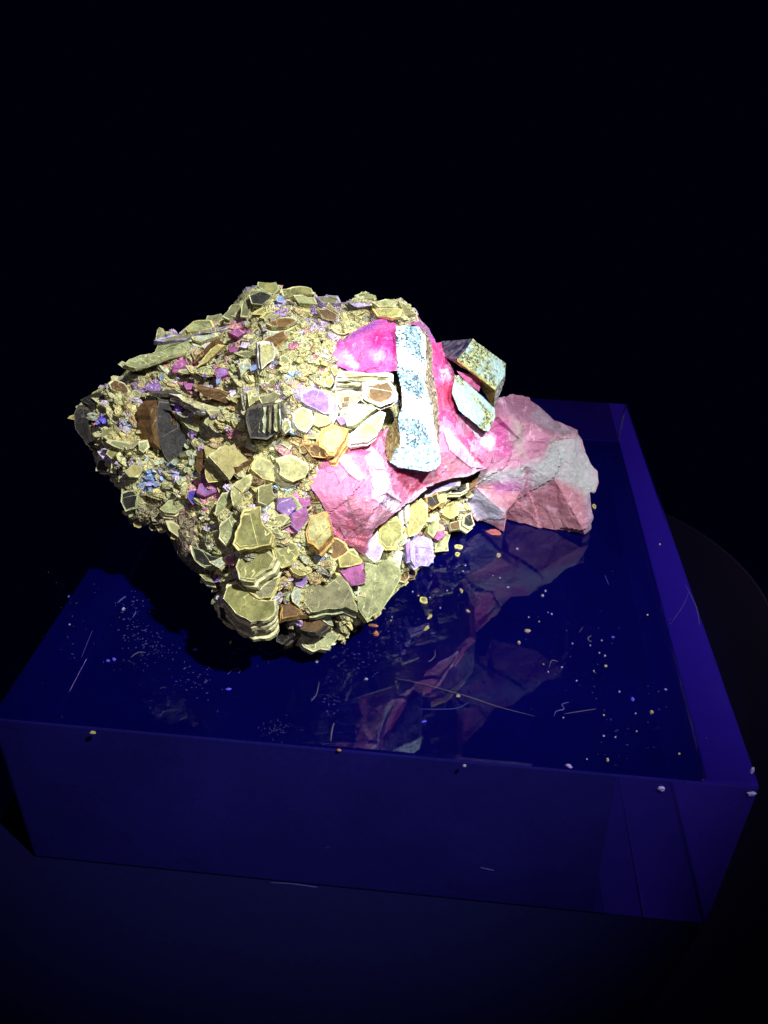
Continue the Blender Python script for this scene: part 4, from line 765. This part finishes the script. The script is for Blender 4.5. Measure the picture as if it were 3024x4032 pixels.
V = [(1558,1284,-27),(1608,1279,-25),(1648,1284,-24),(1676,1330,-27),(1680,1515,-37),(1696,1581,-40),(1708,1664,-43),(1726,1760,-46),(1737,1800,-46),(1734,1828,-46),(1714,1850,-47),(1681,1856,-48),(1565,1842,-51),(1535,1820,-51),
     (1558,1770,-52),(1578,1750,-51),(1568,1650,-48),(1584,1600,-46),(1582,1532,-43),(1565,1465,-39),(1561,1349,-31),
     (1688,1318,-21),(1702,1359,-22),(1706,1472,-27),(1716,1538,-30),(1724,1598,-34),(1731,1700,-38),
     (1556,1650,-40),(1522,1697,-42),(1515,1764,-45),(1528,1797,-46),(1640,1560,-43.5),(1650,1720,-48.5),(1630,1400,-34)]
V = [(x, y, d + 3.5) for x, y, d in V]
facets('tall_prism', V, [(20,0,1,33),(1,2,3,33),(3,4,31,33),(33,31,18,19),(20,33,19),(4,5,31),(5,6,32,31),(31,17,18),(31,32,16,17),(6,7,32),(7,8,9,32),(9,10,11,32),(11,12,32),(12,13,14,32),(14,15,32),(15,16,32),
       (2,21,22,3),(3,22,23,4),(4,23,24,5),(5,24,25,6),(6,25,26,7),(16,15,28,27),(15,14,29,28),(14,13,30,29)], [M_PRISM, S_DARKS, S_OLIVE],
       [(cA([(930,520),(1080,560),(1190,660),(1290,800),(1290,980),(1220,920),(1150,790),(1000,760),(940,680)]), (1,0,0)), (cA([(1000,1020),(1130,1060),(1200,1100),(1290,1000),(1340,1150),(1450,1500),(1460,1650),(1330,1620),(1270,1450),(1150,1350),(990,1330)]), (1,0,0)), (cA([(920,240),(1040,250),(1060,500),(970,540),(940,420)]), (.8,0,0)),
        (cA([(1150,230),(1330,370),(1300,800),(1230,640),(1240,400)]), (.9,0,0)), (cA([(980,1480),(1080,1560),(1060,1700),(980,1720)]), (.9,0,0)), (cA([(850,1850),(1000,1690),(1450,1640),(1480,1900),(1300,1990),(900,1930)]), (.2,1,0))], (0, 0, 0),
       idx=[0]*16 + [1]*5 + [2]*3, rough=.26, rs=620, fine=.14, step=.25, sks=2.2, deep=.014, shrink=.92, soft=16, label='tall upright speckled prism, white and teal, at the brightest spot')
# ---- end crystals
V = [(1831,1381,-13),(1862,1334,-10),(1991,1431,-6),(1988,1476,-9),(1950,1534,-14),(1876,1475,-17),(1802,1418,-17),(1738,1343,-2),(1745,1405,-10),(1786,1424,-14),(1876,1484,-13),(1892,1521,-8),(1940,1603,-8),(1944,1607,-9),(1984,1512,-5)]
facets('hexagonal_crystal', V, [(6,0,5),(0,1,2,3),(0,3,4,5),(7,1,0,6),(7,6,8),(8,6,9),(9,6,5,10),(10,5,4,11),(11,4,12),(12,4,13),(13,4,3,14),(3,2,14)], [S_YGRN, S_GLASS, S_BRN, S_PALE], [], (1, 1, 1), idx=[0,0,0,1,1,1,2,2,2,2,3,3], rough=.14, fine=.08, step=.2, sks=2.0, deep=.012, shrink=.9, label='six-sided green-teal crystal jutting out at the right end')
V = [(1800,1410,-17.6),(1876,1468,-17.8),(1952,1530,-14.6),(1951,1537,-14.4),(1876,1479,-17.4),(1800,1422,-17.2)]
facets('crystal_edge', V, [(0,1,4,5),(1,2,3,4)], R_YEL, [], rough=.05, deep=.002, shrink=1)
V = [(1790,1478,-18),(1806,1480,-17),(1876,1539,-16.5),(1948,1607,-15),(1949,1643,-18),(1923,1699,-22),(1900,1693,-24),(1806,1614,-25),(1779,1548,-23),(1860,1600,-22)]
V = [(x, y, d + 2) for x, y, d in V]
facets('hexagonal_crystal', V, [(0,1,2,9),(2,3,4,9),(4,5,6,9),(6,7,9),(7,8,9),(8,0,9)], S_YGRN, [], (1, 1, 1), rough=.18, fine=.09, step=.2, sks=2.0, deep=.008, shrink=.95, label='lower speckled green blade-shaped crystal at the right end')
V = [(1797,1460,-13),(1871,1478,-12),(1894,1508,-11),(1887,1541,-13),(1840,1510,-14.5)]
facets('pink_calcite', V, [(0,1,4),(1,2,4),(2,3,4)], M_CALC, [], (.74,.18,.40), rough=.2, deep=.006)
# ---- large dull pink block behind, to the right
zc = lambda p: p
V = [(1925,1640,-6),(1948,1600,2),(1966,1571,8),(2007,1555,16),(2084,1566,22),(2120,1594,22),(2183,1652,20),(2278,1702,15),(2296,1729,11),(2305,1783,8),(2328,1829,7),(2351,1856,6),(2357,1901,3),(2346,1933,1),(2323,1942,0),(2330,2014,-1),(2328,2082,-1),(2305,2113,-3),
     (2220,2103,-2),(2138,2091,-1),(2060,2078,1),(1989,2050,3),(1985,2095,-4.5),(1966,2086,-4),(1903,2059,-2),(1844,2018,-3),(1806,1965,-5),(1850,1900,-7),(1890,1862,-7),
     (1962,1640,-6),(2102,1679,4),(2170,1720,3),(2270,1722,7),(1903,1868,-7),(2057,1829,-2),(2143,1797,1),(2170,1745,3),(1876,1925,-6.5),(2048,1932,-2),(2183,1888,0),(2260,1922,0),(2310,1950,0),(1985,2016,-5.5),(2000,2012,0),(2300,2090,-4.5),(2250,1830,3),(2060,1740,0)]
PLK = [(0,1,29),(1,2,3,29),(3,4,30,29),(4,5,6,30),(6,31,30),(6,7,32,31),(7,8,32),(8,9,45,32),(32,45,36,31),(29,30,46),(30,31,36,46),(36,35,46),(35,34,46),(34,33,0,46),(0,29,46),(33,28,0),(28,33,37,27),(33,34,38,37),(34,35,39,38),(35,36,45,39),(45,9,10,40),(45,40,39),(10,11,12,40),(12,13,41,40),(13,14,41),
       (14,15,44,41),(15,16,17,44),(17,18,44),(18,19,39,44),(39,40,41,44),(19,20,43,38,39),(20,21,43),(38,43,42,37),(43,21,42),(42,21,22),(42,22,23),(42,23,24,37),(37,24,25),(37,25,26,27)]
PB1, PW1, PS1 = (.50,.24,.275), (.43,.47,.45), (.36,.27,.33)
ZB = [([(1925,1640),(1948,1590),(1966,1560),(2007,1545),(2090,1560),(2190,1650),(2290,1710),(2170,1715),(2102,1677),(1962,1636)], (.28,.14,.20)), ([(2084,1640),(2130,1600),(2183,1652),(2278,1702),(2200,1715)], (.30,.25,.29)), ([(1940,1640),(2100,1680),(2170,1720),(2140,1800),(2050,1835),(1890,1870)], (.46,.21,.31)), ([(1940,1650),(1990,1660),(2010,1780),(1950,1800)], (.52,.11,.31)),
      ([(1880,1868),(2057,1832),(2143,1799),(2170,1736),(2280,1715),(2310,1780),(2360,1860),(2350,1940),(2310,1960),(2260,1915),(2183,1880),(2110,1925),(2048,1930),(1960,1905),(1880,1900)], PW1), ([(2020,1650),(2060,1670),(2070,1800),(2030,1800)], (.46,.35,.35)), ([(1935,1900),(2040,1890),(2060,1930),(1960,1945)], (.42,.14,.33)),
      ([(1800,1950),(1860,1910),(1990,2010),(1975,2060),(1900,2050),(1830,2010)], (.45,.48,.54)), ([(2305,1960),(2335,1945),(2335,2080),(2305,2115),(2310,2040)], (.40,.35,.42)), ([(2060,1920),(2075,1840),(2090,1850),(2080,1930)], (.32,.13,.20))]
facets('pale_pink_block', V, PLK, M_CALC, ZB, PB1, rough=.45, step=1.3, sks=.8, rs=230, fine=.16, deep=.026, shrink=.8, soft=13, label='dull pink and pale green block jutting out to the right behind the crystals')
# ---- matrix rim under the pink face
for pl, t_, fm, ly in ((c4([(1200,360),(1350,300),(1480,290),(1470,340),(1330,370),(1180,430)]), (.3,.5), (P_LIL, R_WHT), 3), (c4([(1380,340),(1540,310),(1560,370),(1480,400),(1390,410)]), (.4,.4), (P_DRK, R_CRM), 3), (c4([(1540,270),(1630,245),(1610,330),(1560,360)]), (.4,.2), (P_TAN, R_BRN), 2), (c4([(1200,420),(1290,390),(1320,480),(1250,530),(1200,500)]), (.4,.2), (P_DRK, R_TAN), 2),
                       (c4([(1500,580),(1560,560),(1595,660),(1550,700),(1490,660)]), (.3,.2), (P_DRK, R_CRM), 2), (c4([(1390,650),(1470,620),(1480,690),(1400,700)]), (.3,.3), (P_BRN, R_CRM), 2), (c4([(1300,410),(1380,400),(1360,470),(1310,480)]), (.4,.2), (P_YEL, R_CRM), 2), (c4([(1020,520),(1060,480),(1060,600),(1030,640)]), (.3,.2), (P_PLG, R_WHT), 2)):
    c = np.mean(pl, 0); plate(MP, pl, t_, 0, 3, fm[0], fm[1], .14, ly, y=min(ysurf(c[0], c[1], 12), float(depth(c[0], c[1]))) - 5.5)
# ================================================================ CRUMBS AND FIBRES ON THE BLOCK
def mk_crumb(name, c): 
    m, nt, out = mat(name); v = coord(nt, True); n = noise_(nt, v, 1400, 3); finish(nt, out, mixc(nt, n.outputs['Fac'], tuple(x * .55 for x in c), tuple(min(1, x * 1.3) for x in c)), n.outputs['Fac'], .6, .2, .4, .0002); return m
CR = dict(y=mk_crumb('crumb_yellow', (.42, .37, .13)), t=mk_crumb('crumb_tan', (.36, .29, .18)), w=mk_crumb('crumb_pale', (.28, .30, .42)), b=mk_crumb('crumb_blue', (.10, .10, .85)), o=mk_crumb('crumb_orange', (.42, .17, .07)), v=mk_crumb('crumb_lilac', (.35, .28, .60)), p=mk_crumb('crumb_pink', (.45, .13, .12)))
d2 = lambda x, y: (1200 + x * .9042, 2100 + y * .9042); d0 = lambda x, y: (x * .9042, 2200 + y * .9042)
top = lambda a, b: atZ(a, b, .0001)
CRUMBS = []
def crumb(px, py, w_, h_, kind, label, group=None, name='crumb', ang=0, seed=None, flat=.35):
    vs, fs, P0 = chunk(px, py, w_ * MM, h_ * MM, top, ang, flat, int(px + py) if seed is None else seed)
    o = mesh_obj(name, vs, fs, CR[kind]); o.location = P0; CRUMBS.append((px, py, label)); return tag(o, label, 'mineral crumb', group or 'mineral crumbs scattered on the block')
def ring_flake(px, py, w_, h_, label, ang=0):
    vs, fs = [], []; n_ = 9; r_ = random.Random(int(px)); a0 = [2 * math.pi * (k + .5 * r_.random()) / n_ for k in range(n_)]; rr = [r_.uniform(.8, 1.15) for _ in a0]
    for s, z in ((1.02, 0), (1, .3), (.62, .28), (.0, .25)):
        if s == 0: vs.append((0, 0, z * MM)); continue
        vs += [(math.cos(a + ang) * w_ * .5 * s * q_ * MM, math.sin(a + ang) * h_ * .5 * s * q_ * MM, z * MM) for a, q_ in zip(a0, rr)]
    idx = []
    for l in range(2):
        for k in range(n_): fs.append((l * n_ + k, l * n_ + (k + 1) % n_, (l + 1) * n_ + (k + 1) % n_, (l + 1) * n_ + k)); idx.append(1)
    for k in range(n_): fs.append((2 * n_ + k, 2 * n_ + (k + 1) % n_, 3 * n_)); idx.append(0)
    fs.append(tuple(range(n_ - 1, -1, -1))); idx.append(1)
    o = mesh_obj('mica_chip', vs, fs, [P_OLV, R_YEL], None, idx); o.location = top(px, py); tag(o, label, 'mica chip', 'loose mica chips on the block')
ring_flake(*d2(670, 60), 2.3, 1.9, 'larger yellow-rimmed mica chip, upper of the pair right of the rock foot')
ring_flake(*d2(664, 93), 1.5, 1.4, 'small green-yellow mica chip, lower of the pair right of the rock foot', 1)
ring_flake(*d2(517, 293), 2.2, 2.6, 'yellow-ringed mica chip alone on the blue surface below the rock foot', .5)
ring_flake(2340, 1996, 1.2, 2.2, 'pale mica chip half hidden behind the right end of the pink block', .2)
crumb(*d2(842, 98), 1.5, 1.6, 't', 'tan three-cornered crumb below the pink block notch')
crumb(*d2(681, 250), .9, 2.2, 'y', 'short pale yellow bar lying right of the rock foot', ang=.35)
crumb(*d2(710, 340), .8, 1.6, 't', 'slim tan splinter over the grey reflection', ang=.8)
crumb(*d2(545, 365), .9, 2.0, 'y', 'yellow splinter at the upper end of the reflected streak', ang=-.5)
crumb(*d2(530, 415), 1.0, 2.6, 'y', 'long yellow splinter lying along the reflected streak', ang=-.5)
crumb(*d2(925, 68), .8, .7, 'w', 'pale blue speck below the pink block')
crumb(*d2(885, 235), .7, .6, 'w', 'dim grey speck on the grey reflection')
crumb(*d2(1035, 271), .8, .9, 'w', 'larger lower white grain of the touching pair on the right half of the block')
crumb(*d2(1048, 251), .6, .9, 'w', 'smaller upper white grain of the touching pair on the right half of the block')
crumb(*d2(970, 425), 1.7, 1.1, 't', 'tan triangular crumb right of the reflection edge')
crumb(*d2(933, 477), .9, 1.3, 't', 'rounded tan crumb below the tan triangular one')
crumb(*d2(1342, 453), 1.0, .6, 'b', 'vivid blue crumb on the upper right part of the block')
crumb(*d2(1428, 722), .8, 1.1, 'b', 'vivid blue crumb on the lower right part of the block')
crumb(*d2(520, 820), 1.2, .5, 'b', 'blue crumb below the pink reflected streak', ang=.3)
crumb(*d2(1510, 780), .9, .9, 't', 'tan crumb near the bright right band of the block')
crumb(*d2(1310, 578), .7, .6, 'y', 'small yellow speck in the middle right of the block')
crumb(*d2(310, 440), 1.6, 1.6, 'o', 'dull orange three-cornered flake under the rock tip')
crumb(*d2(268, 635), 1.1, .7, 'w', 'pale bluish crumb left of the reflected streak')
crumb(*d2(667, 708), 1.0, .7, 't', 'small cream crumb at the lower corner of the pink reflection')
crumb(*d2(1318, 987), .7, .9, 't', 'tan speck near the front edge of the block')
crumb(*d2(1150, 1014), 1.5, .8, 'v', 'lilac sliver at the front edge of the block', ang=-.5)
crumb(*d2(696, 1012), .8, .7, 'w', 'white grain on the front edge of the block')
crumb(*d2(1546, 48), .6, .7, 't', 'tan grain on the bright right band of the block')
crumb(*d2(150, 944), .9, .6, 'o', 'orange grain on the front edge beside the reflected streak')
crumb(*d2(1572, 680), .6, .5, 'v', 'pale grain at the edge of the bright right band')
crumb(*d0(470, 445), .9, .7, 'b', 'bright blue grain, left one of a close pair on the left of the block')
crumb(*d0(497, 440), .9, .8, 'b', 'bright blue grain, right one of a close pair on the left of the block')
crumb(*d0(995, 568), 1.4, .6, 'b', 'long blue crumb in the middle front of the block', ang=.2)
crumb(*d0(300, 165), .5, .8, 'b', 'blue grain near the left edge of the block')
crumb(*d0(303, 287), .6, .5, 'w', 'pale grain near the left edge of the block')
crumb(*d0(537, 220), .9, 1.3, 'w', 'pale flake at the shadow edge on the left')
crumb(*d0(1004, 366), .8, 1.1, 'y', 'cream crumb in the shadow edge under the rock')
crumb(*d0(850, 396), 1.2, .6, 'b', 'blue crumb at the lower edge of the rock shadow')
crumb(*d0(405, 757), 1.4, .7, 'y', 'yellowish crumb on the left front edge of the block')
crumb(*d0(1380, 448), .9, 1.0, 'w', 'bluish white crumb in front of the rock tip')
crumb(1945, 2098, 4.6, 2.6, 'p', 'flat reddish pink chip lying at the foot of the pink block', None, 'calcite_chip', -.2, 5, .25)
crumb(*d2(300, 402), 2.6, 1.0, 'o', 'dim brown splinter lying under the right side of the rock tip', ang=-.1)
small = [d2(*p) for p in ((975,365),(1020,385),(1059,345),(1165,480),(1060,603),(1040,570),(1307,533),(1283,521),(1258,600),(1183,642),(1440,785),(1302,792),(1126,803),(1445,862),(1352,888),(1302,882),(1228,983),(1492,355),(1370,690),(1293,467),(1243,488),(1075,352),(1120,583),(1630,960),(380,365),(375,380),(620,250),(590,325),(470,255),(495,272),(545,280),(820,185),(850,195),(700,140),(690,165))]
KIND = dict(w='pale', t='tan', v='lilac', y='yellow'); MAIN = list(CRUMBS); seen = {}
for i, (x, y) in enumerate(small):
    k = 'wtwvwy'[i % 6]
    for cx_, cy_, lb in sorted(MAIN, key=lambda c: math.hypot(c[0] - x, c[1] - y)):
        dx, dy = x - cx_, y - cy_; d_ = math.hypot(dx, dy); far = 'close ' if d_ < 70 else '' if d_ < 170 else 'well '
        w_ = (('right' if dx > 0 else 'left') + ' of') if abs(dx) > 1.8 * abs(dy) else ('above' if dy < 0 else 'below') if abs(dy) > 1.8 * abs(dx) else ('up' if dy < 0 else 'down') + ' and ' + ('right' if dx > 0 else 'left') + ' of'
        t_ = 'tiny %s speck %s%s the %s' % (KIND[k], far, w_, lb)
        if t_ not in seen and len(t_.split()) <= 16: break
    seen[t_] = 1
    crumb(x, y, rng.uniform(.4, .6), rng.uniform(.35, .55), k, t_, 'tiny specks on the block', 'speck', rng.uniform(0, 3), i)
M_FIB = mat('pale_fibre'); finish(M_FIB[1], M_FIB[2], (.085, .075, .11), None, .7, .1); M_FIB = M_FIB[0]
M_FIBB = mat('blue_fibre'); finish(M_FIBB[1], M_FIBB[2], (.07, .085, .28), None, .7, .1); M_FIBB = M_FIBB[0]
def fibre(P, r, label, m=None, z=.00025, name='fibre'):
    vs, fs = tube([atZ(x, y, z) for x, y in smoothpath(P)], r); c = np.array(vs).mean(0); c[2] = 0
    o = mesh_obj(name, [np.array(v) - c for v in vs], fs, m or M_FIB); o.location = c; tag(o, label, 'fibre', 'fibres lying on the block')
fibre([d2(395, 630), d2(540, 662), d2(715, 712), d2(850, 757), d2(1000, 796)], .00008, 'longest hair, running right across the pink reflection')
fibre([d2(1130, 786), d2(1200, 775), d2(1268, 765)], .00008, 'short straight hair right of the longest hair')
fibre([d2(1085, 797), d2(1095, 775), d2(1128, 765), d2(1120, 745), d2(1150, 735)], .00010, 'wriggling fibre above the short straight hair', M_FIBB)
fibre([d2(1065, 582), d2(1072, 558), d2(1085, 553), d2(1103, 559)], .00012, 'small hook-shaped fibre in the middle right')
fibre([d2(1248, 445), d2(1234, 455), d2(1238, 468), d2(1250, 470)], .00016, 'small white c-shaped fibre on the upper right of the block')
fibre([d2(567, 508), d2(566, 535), d2(545, 557), d2(535, 556)], .00011, 'curved pale fibre on the grey part of the reflection')
fibre([d2(1195, 430), d2(1212, 408)], .00007, 'faint straight fibre left of the c-shaped one')
fibre([d2(1250, 485), d2(1255, 600), d2(1268, 610)][1:], .00012, 'tiny bent fibre below the c-shaped one')
fibre([d0(512, 192), d0(528, 178), d0(548, 163)], .00014, 'pale blue fibre at the shadow edge on the left', M_FIBB)
fibre([d0(578, 255), d0(588, 238), d0(592, 228)], .00013, 'short blue fibre below the pale blue one on the left', M_FIBB)
fibre([d0(990, 505), d0(1015, 482), d0(1045, 480), d0(1040, 500)], .00009, 'looped faint fibre in the front middle of the block', M_FIBB)
fibre([d0(1355, 620), d0(1378, 590), d0(1390, 535)], .00012, 'curved dim fibre left of the reflected streak')
fibre([d0(570, 430), d0(600, 408), d0(635, 408)], .00012, 'faint grey fibre in the smudge left of the rock tip')
fibre([d0(1440, 795), d0(1445, 750), d0(1455, 715)], .00020, 'stubby dim fibre close to the front edge of the block')
# dust: too fine and too many to count
V, Fc = [], []; off = 0
def dust(px, py, s, a=None):
    global off
    P = atZ(px, py, .00008); a = rng.uniform(0, 6.3) if a is None else a; l = s * rng.uniform(.6, 2.8)
    for sx, sy, z in ((-l, -s, 0), (l, -s * .6, 0), (l * .8, s, 0), (-l * .9, s * .7, 0), (0, 0, s * 1.1)):
        V.append(P + np.array((sx * math.cos(a) - sy * math.sin(a), sx * math.sin(a) + sy * math.cos(a), z)) * .5)
    Fc.extend([(off, off + 1, off + 4), (off + 1, off + 2, off + 4), (off + 2, off + 3, off + 4), (off + 3, off, off + 4), (off + 3, off + 2, off + 1, off)]); off += 5
for f, cx, cy, rx, ry, n_, s in ((d0, 620, 330, 100, 110, 90, .00022), (d0, 560, 210, 60, 70, 26, .0003), (d0, 680, 400, 80, 50, 60, .00016), (d0, 870, 520, 90, 90, 46, .00022), (d0, 1100, 410, 120, 45, 50, .00024), (d2, 250, 540, 110, 110, 60, .0002), (d2, 110, 720, 60, 80, 26, .00024), (d2, 700, 180, 120, 110, 40, .00024), (d2, 420, 400, 130, 80, 40, .0002), (d2, 1200, 560, 260, 260, 46, .00018), (d2, 1400, 900, 180, 120, 20, .00018), (d0, 1200, 740, 60, 45, 60, .00016), (d0, 300, 300, 160, 200, 26, .00018)):
    for _ in range(n_): dust(*f(cx + rng.normal(0, rx * .55), cy + rng.normal(0, ry * .55)), s * rng.uniform(.5, 1.3))
for _ in range(160): 
    P = np.array((rng.uniform(-BW / 2, BW / 2) * .98, rng.uniform(-BD / 2, BD / 2) * .98, 0)); q_ = toPX(P); dust(q_[0], q_[1], rng.uniform(.00008, .0002))
M_DUST = mat('dust'); finish(M_DUST[1], M_DUST[2], (.05, .05, .15), None, .8, .1); M_DUST = M_DUST[0]
tag(mesh_obj('dust', V, Fc, M_DUST), 'fine pale dust and lint scattered on the block top', 'dust', kind='stuff')
